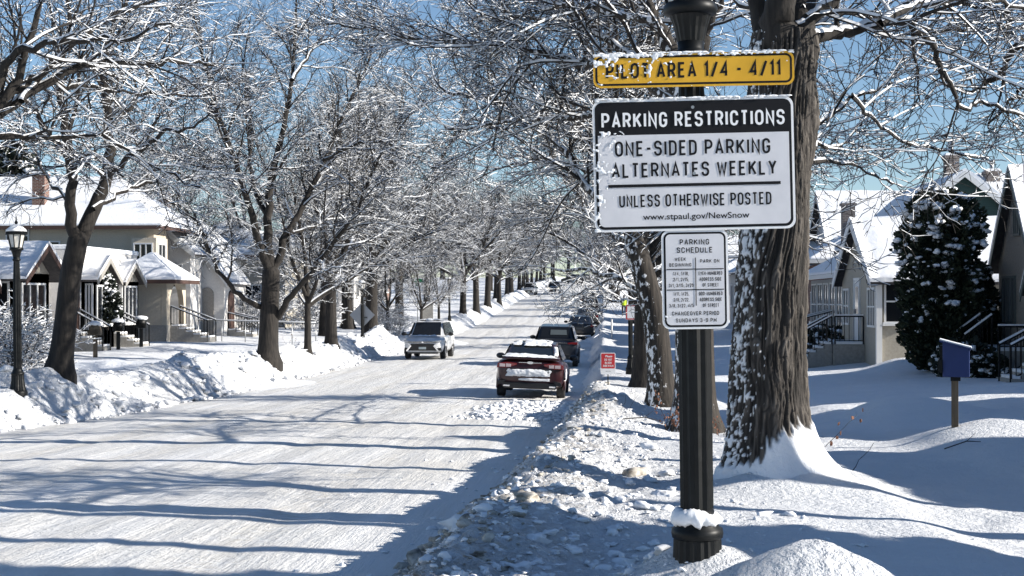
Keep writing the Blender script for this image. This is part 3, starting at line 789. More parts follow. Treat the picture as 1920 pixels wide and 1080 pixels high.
for row, nm in ((LEFT, 'left'), (RIGHT, 'right')):
    for i, (px, d, k, s, lab) in enumerate(row):
        p = on(px, d); a = rsT.rand()*6.28
        place_tree(KINDS[k], 'street_tree', p, a, (s*(.95+.1*rsT.rand()), s, s*(1 if s > .6 else 1.25)), lab, group='bare trees along the %s side of the street' % nm)
for i in range(11):
    d = 168 + i * 13.5
    for px_x, side in ((-11.4 - .8*rsT.rand(), 'left'), (1.0 + .8*rsT.rand(), 'right')):
        p = (px_x, d, float(ground(px_x, d, False)))
        place_tree(KINDS[rsT.randint(4)], 'street_tree', p, rsT.rand()*6.28, .9 + .25*rsT.rand(), 'small bare tree far down the %s side of the street' % side, group='distant trees on the %s side' % side)
BACK = [(-15.5, 82, 1.0, 1), (-16.5, 96, 1.05, 0), (-14.8, 108, 1.0, 2), (-17.5, 118, 1.1, 3), (-33, 70, .8, 0), (-31, 96, 1.0, 1), (-25, 104, .9, 2), (-18, 112, .95, 0), (-34, 118, 1.1, 3), (-20, 132, 1.0, 1), (-27, 146, 1.1, 2), (-19, 160, 1.0, 0), (-38, 82, 1.0, 3), (-22, 184, 1.1, 1), (-32, 200, 1.1, 0), (-15.5, 205, 1.0, 2), (-44, 140, 1.2, 2)]
for i, (x, y, s, k) in enumerate(BACK):
    place_tree(KINDS[k], 'garden_tree', (x, y, float(ground(x, y, False)) - .1), rsT.rand()*6.28, s, 'bare tree standing among the houses behind the left row of street trees', group='garden trees behind the left houses')
BACK = [(25, 92, .50, 1), (20, 104, .55, 0), (29, 112, .62, 2), (13, 122, .7, 3), (18, 140, .8, 1), (9, 150, .9, 0), (36, 124, .72, 0), (11, 178, 1.0, 2), (24, 165, .9, 3), (8, 206, 1.0, 1), (44, 140, .75, 2), (15.5, 84, .50, 3), (32, 96, .5, 0), (38, 108, .55, 1)]
for i, (x, y, s, k) in enumerate(BACK):
    place_tree(KINDS[k], 'garden_tree', (x, y, float(ground(x, y, False)) - .1), rsT.rand()*6.28, s, 'bare tree rising behind the snowy roofs on the right', group='garden trees behind the right houses')
END = [(-48 + 5*i + 3*rsT.rand(), 300 + 40*rsT.rand()) for i in range(18)]
for x, y in END:
    place_tree(KINDS[rsT.randint(4)], 'distant_tree', (x, y, float(ground(x, y, False))), rsT.rand()*6.28, 1.25 + .3*rsT.rand(), 'faint bare tree closing the far end of the street', group='trees at the end of the street')
# poles added outside the frame to throw shadow bands across the near street
for x, y, h_, lab in ((8.0, 10.4, 8.5, 'wooden pole added to cast a shadow, nearest the viewer, out of the picture on the right'), (8.4, 12.1, 9.0, 'wooden pole added in the side yard to cast a shadow, out of the picture on the right'), (7.4, 17.9, 8.0, 'wooden pole added farther along to cast a shadow, out of the picture on the right')):
    z0 = float(ground(x, y, False)); o = empty('shadow_pole', (x, y, z0), 0, lab, 'shadow pole', 'added shadow poles out of the picture on the right')
    m = MB(); m.tube([(0,0,-.5),(0,0,h_)], [.16,.11], 14); m.build('pole', M['wood'], o)
    m = MB(); m.bb(-.06, .06, -1.1, 1.1, h_-.7, h_-.58); m.build('crossarm', M['wood'], o)

# ------------------------------------------------------------------ stroke lettering
GL = {
 'A': (1.0, [[(0,0),(.5,1),(1,0)], [(.17,.3),(.83,.3)]]),
 'B': (.9, [[(.0,.52),(0,1),(.95,1,1),(.95,.52,1),(0,.52)], [(0,.52),(0,0),(1,0,1),(1,.52,1),(.3,.52)]]),
 'C': (.9, [[(1,.70),(1,1,1),(0,1,1),(0,0,1),(1,0,1),(1,.30)]]),
 'D': (.9, [[(0,.5),(0,1),(1,1,1),(1,0,1),(0,0),(0,.5)]]),
 'E': (.8, [[(1,1),(0,1),(0,0),(1,0)], [(0,.52),(.86,.52)]]),
 'F': (.8, [[(1,1),(0,1),(0,0)], [(0,.52),(.86,.52)]]),
 'G': (.9, [[(1,.72),(1,1,1),(0,1,1),(0,0,1),(1,0,1),(1,.45),(.55,.45)]]),
 'H': (.9, [[(0,0),(0,1)], [(1,0),(1,1)], [(0,.52),(1,.52)]]),
 'I': (0, [[(0,0),(0,1)]]),
 'K': (.95, [[(0,0),(0,1)], [(1,1),(0,.36)], [(.36,.60),(1,0)]]),
 'L': (.78, [[(0,1),(0,0),(1,0)]]),
 'M': (1.15, [[(0,0),(0,1),(.5,.22),(1,1),(1,0)]]),
 'N': (.95, [[(0,0),(0,1),(1,0),(1,1)]]),
 'O': (.95, [[(0,.5),(0,1,1),(1,1,1),(1,0,1),(0,0,1),(0,.5)]]),
 'P': (.9, [[(0,0),(0,1),(1,1,1),(1,.44,1),(0,.44)]]),
 'R': (.9, [[(0,0),(0,1),(1,1,1),(1,.46,1),(0,.46)], [(.55,.46),(1,0)]]),
 'S': (.9, [[(1,.74),(1,1,1),(0,1,1),(0,.53,1),(1,.53,1),(1,0,1),(0,0,1),(0,.26)]]),
 'T': (.85, [[(0,1),(1,1)], [(.5,1),(.5,0)]]),
 'U': (.92, [[(0,1),(0,0,1),(1,0,1),(1,1)]]),
 'V': (1.0, [[(0,1),(.5,0),(1,1)]]),
 'W': (1.3, [[(0,1),(.25,0),(.5,.85),(.75,0),(1,1)]]),
 'Y': (1.0, [[(0,1),(.5,.45),(1,1)], [(.5,.45),(.5,0)]]),
 '0': (.85, [[(0,.5),(0,1,1),(1,1,1),(1,0,1),(0,0,1),(0,.5)]]),
 '1': (.3, [[(0,.8),(1,1),(1,0)]]),
 '2': (.85, [[(0,.74),(0,1,1),(1,1,1),(1,.60,1),(0,0),(1,0)]]),
 '3': (.85, [[(0,.78),(0,1,1),(.95,1,1),(.95,.53,1),(.35,.53)], [(.35,.53),(1,.53,1),(1,0,1),(0,0,1),(0,.24)]]),
 '4': (.9, [[(.78,0),(.78,1),(0,.28),(1,.28)]]),
 '5': (.85, [[(.95,1),(.05,1),(.0,.56),(1,.60,1),(1,0,1),(0,0,1),(0,.22)]]),
 '8': (.85, [[(.5,.53),(.04,.53,1),(.04,1,1),(.96,1,1),(.96,.53,1),(.5,.53)], [(.5,.53),(0,.53,1),(0,0,1),(1,0,1),(1,.53,1),(.5,.53)]]),
 '9': (.85, [[(0,.24),(0,0,1),(1,0,1),(1,1,1),(0,1,1),(0,.48,1),(1,.48)]]),
 '/': (.8, [[(0,-.05),(1,1.05)]]), '-': (.55, [[(0,.48),(1,.48)]]), ',': (.0, [[(0,.06),(0,-.20)]]), '.': (.0, [[(0,-.07),(0,.09)]]),
}
def fillet(path, sx, r):
    P = [(p[0]*sx, p[1], len(p) > 2) for p in path]; out = []
    for i, (x, y, c) in enumerate(P):
        if not c or i in (0, len(P)-1): out.append((x, y)); continue
        a, b, q = np.array(P[i-1][:2]), np.array((x, y)), np.array(P[i+1][:2])
        la, lb = np.linalg.norm(a-b), np.linalg.norm(q-b)
        ra = min(r, la*(.5 if P[i-1][2] else 1), lb*(.5 if P[i+1][2] else 1))
        p0, p1 = b + (a-b)/la*ra, b + (q-b)/lb*ra
        for k in range(7):
            t = k/6; t2 = t*1.0
            out.append(tuple((1-t2)**2*p0 + 2*t2*(1-t2)*(b*.88+(p0+p1)*.06) + t2*t2*p1))
    return out
def ribbon(pts, w, y):
    P = [np.array(p) for p in pts]; Q = [P[0]]
    for p in P[1:]:
        if np.linalg.norm(p - Q[-1]) > 1e-5: Q.append(p)
    P = Q; n = len(P); closed = np.linalg.norm(P[0]-P[-1]) < 1e-4
    V = []; F = []
    for i in range(n):
        a = P[i] - P[i-1] if i else (P[0] - P[-2] if closed else P[1] - P[0])
        b = P[i+1] - P[i] if i < n-1 else (P[1] - P[0] if closed else P[-1] - P[-2])
        a = a/np.linalg.norm(a); b = b/np.linalg.norm(b)
        m = a + b; L = np.linalg.norm(m)
        m = m/L if L > 1e-3 else a
        nn = np.array([-m[1], m[0]]); c = max(abs(float(nn @ np.array([-a[1], a[0]]))), .38)
        for s in (1, -1):
            q = P[i] + nn * s * w/2 / c; V.append((q[0], y, q[1]))
    for i in range(n-1): F.append((2*i+1, 2*i+3, 2*i+2, 2*i))
    return V, F
def text_width(s, h, wid, gap, t):
    x = 0
    for ch in s: x += (.42*h*(1 if True else 0) if ch == ' ' else (GL[ch][0]*wid*h + t + gap*h))
    return x - gap*h
def write(mb, s, cx, z0, h, width=None, wid=.50, gap=.20, t=.16, y=0.0, mi=0):
    """stroke text centred on cx, baseline z0, capital height h, fitted to width."""
    t = t*h; lev = 0
    if width:
        nat = text_width(s, h, wid, gap, t); k = width/nat
    else: k = 1
    x = -text_width(s, h, wid, gap, t)/2
    for ch in s:
        if ch == ' ': x += .42*h; continue
        gw, paths = GL[ch]; gw = gw*wid
        for p in paths:
            q = fillet(p, gw/(1-.16), .30)
            q = [((cx + (x + t/2)*k + a*(h - t)*k*(gw*h/(gw/(1-.16)*(h-t)) if gw else 1)), z0 + t/2 + b*(h - t)) for a, b in q]
            V, F = ribbon(q, t*(.5+.5*k), y - .00025*(lev % 4)); lev += 1
            mb.add(V, F, mi)
        x += gw*h + t + gap*h
def rrect(w, h, r, n=6):
    out = []
    for cx, cz, a0 in ((w/2-r, h/2-r, 0), (-w/2+r, h/2-r, 90), (-w/2+r, -h/2+r, 180), (w/2-r, -h/2+r, 270)):
        for k in range(n+1):
            a = R(a0 + 90*k/n); out.append((cx + r*math.cos(a), cz + r*math.sin(a)))
    return out
def plate(mb, w, h, r, y0, y1, mi, cx=0, cz=0):
    mb.prism([(x+cx, z+cz) for x, z in rrect(w, h, r)], 'y', y0, y1, mi)
def ring(mb, w, h, r, t, y, mi, cx=0, cz=0):
    a = rrect(w, h, r); b = rrect(w-2*t, h-2*t, max(r-t, .001)); n = len(a)
    V = [(x+cx, y, z+cz) for x, z in a] + [(x+cx, y, z+cz) for x, z in b]
    mb.add(V, [(i, (i+1) % n, n+(i+1) % n, n+i) for i in range(n)], mi)
def cling(w, h, fn, step, seed, thick=.006, y=0.0):
    """snow crust sticking to a panel: raised where the field fn(x,z)+noise is positive"""
    nx, nz = int(w/step), int(h/step)
    X, Zc = np.meshgrid(np.linspace(-w/2, w/2, nx+1), np.linspace(-h/2, h/2, nz+1))
    f = fn(X, Zc) + .50*fbm(X*24+seed, Zc*34, seed, 3) + .62*fbm(X*75+seed, Zc*95, seed*2, 3)
    hgt = np.clip(f*.012, -.002, thick)
    vid = -np.ones(X.shape, int); V = []; F = []
    ok = (f[:-1,:-1] > 0).astype(int) + (f[1:,:-1] > 0) + (f[:-1,1:] > 0) + (f[1:,1:] > 0) >= 3
    for a, b in zip(*np.nonzero(ok)):
        q = []
        for c, e in ((a,b),(a,b+1),(a+1,b+1),(a+1,b)):
            if vid[c,e] < 0:
                vid[c,e] = len(V); V.append((X[c,e], y - .0015 - max(hgt[c,e], .0004), Zc[c,e]))
            q.append(vid[c,e])
        F.append(tuple(q))
    mb = MB(); mb.add(V, F, 0, True)
    return mb

# ------------------------------------------------------------------ street lamps
def make_lamp():
    o = empty('street_lamp', (0, 0, 0))
    m = MB()
    m.lathe([(.175,-.5),(.175,.02),(.17,.05),(.155,.06)], 28)
    m.lathe([(.15,.06),(.130,.16),(.116,.26),(.112,.34)], 40, flute=1, fdepth=.06, smooth=False)
    m.lathe([(.108,.34),(.118,.345),(.122,.365),(.118,.385),(.10,.395),(.096,.42),(.084,.44),(.078,.47)], 28)
    m.build('base', M['iron'], o)
    m = MB(); m.lathe([(.078,.46),(.0775,1.4),(.072,1.9),(.062,2.25),(.055,2.43)], 24, flute=1, fdepth=.13, smooth=False); m.build('shaft', M['iron'], o)
    m = MB(); m.lathe([(.055,2.42),(.072,2.43),(.076,2.445),(.070,2.46),(.060,2.47),(.063,2.50)], 28)
    m.lathe([(.064,2.50),(.078,2.56),(.098,2.615)], 36, flute=1, fdepth=.05, smooth=False)
    m.lathe([(.098,2.613),(.122,2.62),(.128,2.64),(.122,2.66),(.115,2.668)], 28); m.build('capital', M['iron'], o)
    g = MB(); g.lathe([(.105,2.668),(.160,2.90)], 8, smooth=False); gl = g.build('glass', M['lamp_glass'], o)
    m = MB()
    for k in range(8):
        a = 2*math.pi*k/8; c, s = math.cos(a), math.sin(a)
        m.bar((.108*c, .108*s, 2.668), (.164*c, .164*s, 2.90), .016)
    m.lathe([(.150,2.898),(.205,2.905),(.212,2.925),(.20,2.945)], 8, smooth=False)
    m.lathe([(.198,2.943),(.17,2.985),(.10,3.045),(.05,3.075),(.03,3.085)], 24)
    m.lathe([(.03,3.08),(.022,3.10),(.034,3.125),(.022,3.15),(.012,3.17),(.012,3.21),(.006,3.25)], 14); m.build('lantern_cage', M['iron'], o)
    m = MB(); m.lathe([(.192,2.960),(.176,2.998),(.10,3.062),(.05,3.09),(.03,3.094)], 20); m.build('snow_cap', M['snow'], o)
    return o
lamp0 = make_lamp()
lamp_group = 'black lantern street lamps'
SPOTS = [(1309, 7.0, 'near black fluted lamp post carrying the parking signs'),
         (34, 30.0, 'black lantern lamp post at the left edge beside the forked tree'),
         (1183, 45.2, 'black lantern lamp post on the right pavement beyond the red yard sign'),
         (680, 71.5, 'black lantern lamp post carrying the grey diamond sign'),
         (843, 112, 'black lantern lamp post behind the white car, before the V-forked tree'),
         (984, 205, 'black lantern lamp post far along the left bank before the oncoming lit car')]
lamps = []
for i, (px, d, lab) in enumerate(SPOTS):
    o = lamp0 if i == 0 else copy_tree(lamp0)
    p = on(px, d); o.location = p; tag(o, lab, 'street lamp', lamp_group); lamps.append(o)
    if i == 0:
        base_z = 1.262
        o.location = (p[0], p[1], base_z); o.rotation_euler = (0, R(-.72), R(4)); o.scale = (1.0, 1.0, 1.077)
    if i == 1: o.location[2] = W(34, 738, 30)[2]; o.scale = (1.08, 1.08, 1.10)
    if i == 2: o.location[2] = W(1183, 692, 45.2)[2]; o.scale = (.92,)*3
    if i == 3: o.location[2] = W(680, 644, 71.5)[2]; o.scale = (.98,)*3
nl = lamps[0]
NA, NB = 60, 18
A_, B_ = np.meshgrid(2*math.pi*np.arange(NA)/NA, 2*math.pi*np.arange(NB)/NB, indexing='ij')
q_ = fbm(np.cos(A_)*2.6, np.sin(A_)*2.6, np.sin(B_)*.8, 4); sag = .5 + .5*np.cos(A_ + 2.4)
tr_ = (.022 + .013*sag) * (1 + .75*q_ + .35*fbm(np.cos(A_)*7, np.sin(A_)*7, B_, 3))
RR = .081 + .006*sag + tr_*np.cos(B_); ZZ_ = .420 + .020*sag + 1.05*tr_*np.sin(B_)
V = np.stack([RR*np.cos(A_), RR*np.sin(A_), ZZ_], -1).reshape(-1, 3)
i_ = np.arange(NA)[:, None]; j_ = np.arange(NB)[None, :]; i1 = (i_+1) % NA; j1 = (j_+1) % NB
link('snow_collar', mesh_np('snow_collar', V, np.stack([i_*NB+j_, i1*NB+j_, i1*NB+j1, i_*NB+j1], -1).reshape(-1, 4), [M['snow']], None, True), nl)
# bolts and the bands that hold the signs are part of each sign

# ------------------------------------------------------------------ the three signs on the near post
def sign_root(name, cxp, cyp, d, label, roll=1.25, yaw=2.6):
    o = empty(name, W(cxp, cyp, d), 0, label, 'sign', 'signs on the near lamp post')
    o.rotation_euler = (0, R(-roll), R(yaw) + 0*YAW)
    return o
DS = 6.86
o = sign_root('information_sign', 1301, 308, DS, 'large black-headed white sign lettered PARKING RESTRICTIONS on the near lamp post')
w_, h_ = .922, .607
m = MB(); plate(m, w_, h_, .040, 0, .004, 0); m.build('panel', M['sign_edge'], o)
m = MB(); plate(m, w_-.022, h_-.022, .034, -.0012, -.0002, 0); m.build('border', M['sign_black'], o)
m = MB(); wi, hi = w_-.046, h_-.046
q = [(x, z) for x, z in rrect(wi, .421, .026)]
q = [(x, z) if z < 0 else ((wi/2 if x > 0 else -wi/2), .2105) for x, z in q]
q2 = []
for p in q:
    if not q2 or (abs(p[0]-q2[-1][0]) + abs(p[1]-q2[-1][1])) > 1e-6: q2.append(p)
if abs(q2[0][0]-q2[-1][0]) + abs(q2[0][1]-q2[-1][1]) < 1e-6: q2.pop()
m.prism([(x, z - hi/2 + .2105) for x, z in q2], 'y', -.0026, -.0014, 0); m.build('field', M['sign_white'], o)
S = 1/407.6
def zr(py, cy): return (cy - py) * S
m = MB(); write(m, 'PARKING RESTRICTIONS', .0, zr(237.5, 308), 29*S, 342*S, y=-.0036, t=.17, wid=.52); m.build('lettering', M['sign_edge'], o)
m = MB()
for s_, cx_, py, hh, ww in (('ONE-SIDED PARKING', -2, 291, 29, 290), ('ALTERNATES WEEKLY', 0, 331, 28, 308), ('UNLESS OTHERWISE POSTED', 1, 386.5, 24, 284)):
    write(m, s_, cx_*S, zr(py, 308), hh*S, ww*S, y=-.0040, t=.155)
m.box((0, -.0042, zr(346, 308)), (322*S, .001, 5.5*S)); m.build('lettering', M['sign_black'], o)
def font_text(body, size, mt, parent, loc, width, shear=0.0, off=0.0):
    cu = bpy.data.curves.new('txt', 'FONT'); cu.body = body; cu.align_x = 'CENTER'; cu.size = size; cu.shear = shear; cu.offset = off
    ob = bpy.data.objects.new('txt', cu); COL.objects.link(ob)
    dg = bpy.context.evaluated_depsgraph_get(); me = bpy.data.meshes.new_from_object(ob.evaluated_get(dg))
    xs_ = [v.co.x for v in me.vertices]; k = width / (max(xs_) - min(xs_))
    for v in me.vertices: v.co = Vector((v.co.x*k, 0, v.co.y))
    bpy.data.objects.remove(ob); me.materials.clear(); me.materials.append(mt)
    q = link('lettering', me, parent); q.location = loc
    return q
font_text('www.stpaul.gov/NewSnow', 16*S, M['sign_black'], o, (2*S, -.0040, zr(410, 308)), 199*S, off=.0004)
cling(w_, h_, lambda x, z: -.62 + .60*np.clip((-x-.28)/.16, -1, 1)*(z < .16) - .15*np.abs(z+.08)/.2 + .25*np.exp(-((x+.36)/.09)**2-((z-.13)/.05)**2) + .9*np.exp(-((z-.30)/.012)**2), .003, 4, .003, -.0046).build('clinging_snow', M['snow'], o)
m = MB()
for z in (.262, -.042): m.lathe([(.007, -.009), (.007, -.004), (.004, -.001)], 10, (0, 0, z), axis='z') if False else m.add(*[[(.0075*math.cos(t_), -.007 + (.002 if k_ else 0), z + .0075*math.sin(t_)) for k_ in (0, 1) for t_ in np.linspace(0, 6.283, 11)[:-1]], [tuple(range(10))[::-1]] + [(i, (i+1) % 10, 10+(i+1) % 10, 10+i) for i in range(10)]])
m.build('bolt', M['steel'], o)
m = MB(); m.bb(-.025, .025, .004, .05, -.25, .25); m.build('bracket', M['steel'], o)

m = MB()
for k in range(60):
    x = -.45 + .9*rs.rand(); m.blob((x, -.001, h_/2 + .003), (.012+.014*rs.rand(), .006, .002+.004*rs.rand()), k, n=4)
m.build('snow_ridge', M['snow'], o)

o = sign_root('supplementary_sign', 1300.5, 130.5, DS, 'narrow yellow snow-spattered PILOT AREA sign at the top of the near post', 1.0)
w_, h_ = .922, .155
m = MB(); plate(m, w_, h_, .036, 0, .004, 0); m.build('panel', M['sign_yellow'], o)
m = MB(); ring(m, w_-.020, h_-.020, .029, .0095, -.0006, 0); write(m, 'PILOT AREA 1/4 - 4/11', -.002, zr(145.5, 130.5), 30*S, 326*S, y=-.0008, t=.17); m.build('lettering', M['sign_black'], o)
cling(w_, h_, lambda x, z: -.19 - .26*np.clip((x+.30)/.40, -1, 1.4) + .18*np.clip(z/.07, -1, 1) - .02 + .5*np.exp(-((z-.072)/.008)**2), .0026, 9, .004, -.0010).build('clinging_snow', M['snow'], o)
m = MB()
for k in range(70):
    x = -.45 + .9*rs.rand(); m.blob((x, 0, h_/2 + .003), (.010+.014*rs.rand(), .006, .002+.004*rs.rand()), k, n=4)
m.build('snow_ridge', M['snow'], o)
m = MB(); m.bb(-.025, .025, .004, .05, -.06, .06); m.build('bracket', M['steel'], o)

o = sign_root('schedule_sign', 1303.5, 524, DS, 'small upright white PARKING SCHEDULE sign lowest on the near lamp post', .9)
w_, h_ = .305, .455
m = MB(); plate(m, w_, h_, .036, 0, .004, 0); m.build('panel', M['sign_edge'], o)
m = MB(); plate(m, w_-.020, h_-.020, .029, -.0012, -.0002, 0); m.build('border', M['sign_black'], o)
m = MB(); plate(m, w_-.038, h_-.038, .021, -.0026, -.0014, 0); m.build('field', M['sign_white'], o)
m = MB(); C = 524; XX = 1303.5
def row(s_, cx, py, hh, ww, t=.16): write(m, s_, (cx-XX)*S, zr(py, C), hh*S, ww*S, y=-.0036, t=t)
row('PARKING', 1303, 459, 10.5, 55); row('SCHEDULE', 1303, 474, 10.5, 67)
row('WEEK', 1276, 489, 6.5, 21); row('BEGINNING', 1276, 499.5, 6.5, 41); row('PARK ON', 1331, 493, 6.5, 36)
for py, a, b in ((516, '1/4, 1/18,', 'EVEN-NUMBERED'), (527, '2/1, 2/15,', 'ADDRESS SIDE'), (538, '3/1, 3/15, 3/29', 'OF STREET'),
                 (554, '1/11, 1/25,', 'ODD-NUMBERED'), (565, '2/8, 2/22,', 'ADDRESS SIDE'), (576, '3/8, 3/22, 4/5', 'OF STREET')):
    row(a, 1277, py, 6.8, 46 if len(a) > 13 else 29, .17); row(b, 1332, py, 6.8, 44 if 'NUMB' in b else (41 if 'ADD' in b else 30), .17)
row('CHANGEOVER PERIOD', 1303, 591, 7.5, 88); row('SUNDAYS 3-9 PM', 1304, 604, 7.5, 76)
m.box((0, -.0038, zr(504.5, C)), (107*S, .001, 1.6*S)); m.box((0, -.0038, zr(543, C)), (107*S, .001, 1.6*S)); m.box((1*S, -.0042, zr(528, C)), (1.5*S, .001, 90*S))
m.build('lettering', M['sign_black'], o)
cling(w_, h_, lambda x, z: -.75 + .75*np.exp(-((x+.13)/.04)**2 - ((z+.18)/.05)**2) + .7*np.exp(-((x-.115)/.012)**2-((z-.21)/.02)**2), .0035, 2, .005, -.0040).build('clinging_snow', M['snow'], o)
m = MB(); m.bb(-.02, .02, .004, .05, -.2, .2); m.build('bracket', M['steel'], o)

# ------------------------------------------------------------------ other signs and boxes
p = on(1140, 31.5); zt = W(1140, 735, 31.5)[2]
o = empty('yard_sign', (p[0], p[1], zt), R(2), 'small red and white yard sign on a thin stake in the right snowbank', 'sign')
m = MB(); m.bar((0, .012, -.4), (0, .012, .50), .022); m.build('stake', M['iron'], o)
m = MB(); plate(m, .315, .455, .025, 0, .004, 0, cz=.60); m.build('panel', M['sign_edge'], o)
m = MB(); plate(m, .285, .315, .012, -.0016, -.0004, 0, cz=.655); m.build('red_field', M['sign_red'], o)
m = MB()
for s_, z, ww in (('DO NOT', .66, .16), ('BLOCK', .595, .14), ('SIDEWALK', .53, .22)): write(m, s_, .005, z, .046, ww, y=-.0026, t=.19)
m.build('lettering', M['sign_edge'], o)
font_text('Please', .06, M['sign_edge'], o, (.01, -.0028, .735), .15, .25, .0015)
m = MB(); write(m, 'THANK YOU', 0, .43, .016, .11, y=-.002, t=.16); m.build('lettering', M['sign_black'], o)
# back of a diamond warning sign on the lamp post
lp = lamps[3].location
o = empty('diamond_sign', (lp[0] - .05, lp[1] + .10, lp[2]), R(-6), 'grey bare back of a diamond sign fixed to the second lamp post on the left', 'sign')
m = MB(); s_ = .62
m.prism([(0, 1.36-s_), (s_, 1.36), (0, 1.36+s_), (-s_, 1.36)], 'y', .03, .036); m.build('panel', M['alu'], o)
m = MB(); m.bb(-.03, .03, -.02, .03, 1.0, 1.7); m.build('bracket', M['steel'], o)
m = MB()
for k in range(9): m.tube([(.16+.02*k-.08, .028, 1.27-.03*(k % 3)), (.19+.012*k, .027, 1.22+.02*(k % 4))], .008, 5)
m.build('graffiti', M['sign_black'], o)
# street name sign
p = on(783, 104)
o = empty('street_name_sign', p, R(25), 'green street name blades on a thin pole above the white car', 'sign')
m = MB(); m.tube([(0,0,-.3),(0,0,3.3)], .03, 8); m.build('pole', M['steel'], o)
m = MB(); m.bb(-.45, .45, -.01, .01, 3.1, 3.35); m.build('name_blade', M['sign_green'], o)
m = MB(); m.bb(-.01, .01, -.45, .45, 2.83, 3.08); m.build('name_blade', M['sign_green'], o)
# parking sign on the pavement lamp
lp = lamps[2].location
o = empty('parking_sign', (lp[0], lp[1] - .12, lp[2]), R(3), 'small white sign with a red border on the lamp post on the right pavement', 'sign')
m = MB(); plate(m, .32, .46, .02, 0, .004, 0, cz=1.72); m.build('panel', M['sign_edge'], o)
m = MB(); ring(m, .30, .44, .015, .035, -.002, 0, cz=1.72); m.build('border', M['sign_red'], o)
# small white marker stake in the right bank
p = on(1147, 82)
o = tag(MB().tube([(0,0,-.2),(0,0,1.1)], .05, 8).build('marker_stake', M['trim'], None, p), 'white marker stake in the bank beside the black parked cars', 'stake')
# utility cabinet
p = on(800, 118)
o = empty('utility_cabinet', p, R(8), 'squat grey utility cabinet between thin saplings left of the white car', 'cabinet')
m = MB(); m.bb(-.5, .5, -.4, .4, -.2, 1.35); m.build('body', M['concrete'], o, bevel=.02)
m = MB(); m.bb(-.54, .54, -.44, .44, 1.35, 1.45); m.build('lid', M['alu'], o)

# ------------------------------------------------------------------ blue box on a post in the right yard
p = on(1790, 19.5); zt = W(1790, 780, 19.5)[2]
o = empty('book_box', (p[0], p[1], zt), R(-14), 'blue wooden box with a slanted snowy lid on a post in the right yard', 'box')
o.scale = (.88, .88, .92)
m = MB(); m.bb(-.05, .05, -.05, .05, -.5, .53); m.build('post', M['wood'], o)
m = MB(); m.prism([(-.155, .56), (.19, .56), (.19, .985), (-.155, 1.06)], 'x', -.15, .15) if False else m.prism([(-.17, .56), (.21, .56), (.21, .95), (-.17, 1.045)], 'y', -.15, .17); m.build('body', M['blue'], o, bevel=.006)
m = MB(); m.prism([(-.215, 1.056), (.24, .946), (.24, .966), (-.215, 1.08)], 'y', -.19, .21); lid = m.build('lid', M['blue'], o)
m = MB(); m.prism([(-.215, 1.082), (.24, .968), (.235, .988), (-.05, 1.058), (-.21, 1.10)], 'y', -.185, .205); m.build('snow_cover', M['snow'], lid)
m = MB(); m.bb(-.21, -.17, -.10, .12, .62, 1.0); dr = m.build('door', M['iron'], o)
MB().bb(-.235, -.17, -.175, -.10, .62, .80).build('leaflet_holder', M['iron'], o); MB().bb(-.06, .08, -.06, .10, .50, .56).build('bracket', M['iron'], o)

# ------------------------------------------------------------------ vehicles (forward is +Y)
def surf(st, top=True, crown=.03):
    """closed loft of rounded sections"""
    V = []; F = []; n = 14
    for (y, w, zb, zs) in st:
        h = zs - zb
        half = [(0, zb), (.72*w, zb), (.93*w, zb+.10*h), (1.0*w, zb+.38*h), (1.0*w, zb+.70*h), (.965*w, zs-.10*h), (.84*w, zs), (0, zs+crown)]
        ringp = half + [(-x, z) for x, z in half[-2:0:-1]]
        V += [(x, y, z) for x, z in ringp]
    k = len(V)//len(st)
    for i in range(len(st)-1):
        for j in range(k): F.append((i*k+j, i*k+(j+1) % k, (i+1)*k+(j+1) % k, (i+1)*k+j))
    F += [tuple(range(k))[::-1], tuple((len(st)-1)*k+j for j in range(k))]
    return V, F
def bil(q, u, v):
    a = [(1-u)*q[0][i]+u*q[1][i] for i in range(3)]; b = [(1-u)*q[3][i]+u*q[2][i] for i in range(3)]
    return tuple((1-v)*a[i]+v*b[i] for i in range(3))
def panel(mb, q, m4, off=.006, mi=0):
    """inset glass pane on the quad q (ll, lr, ur, ul); m4 = left,right,bottom,top insets"""
    l, r_, b, t = m4
    P = [Vector(bil(q, *uv)) for uv in ((l, b), (1-r_, b), (1-r_, 1-t), (l, 1-t))]
    n = (P[1]-P[0]).cross(P[3]-P[0]).normalized()
    mb.add([p + n*off for p in P] + [p - n*.02 for p in P], [(0,1,2,3),(0,4,5,1),(1,5,6,2),(2,6,7,3),(3,7,4,0)], mi)
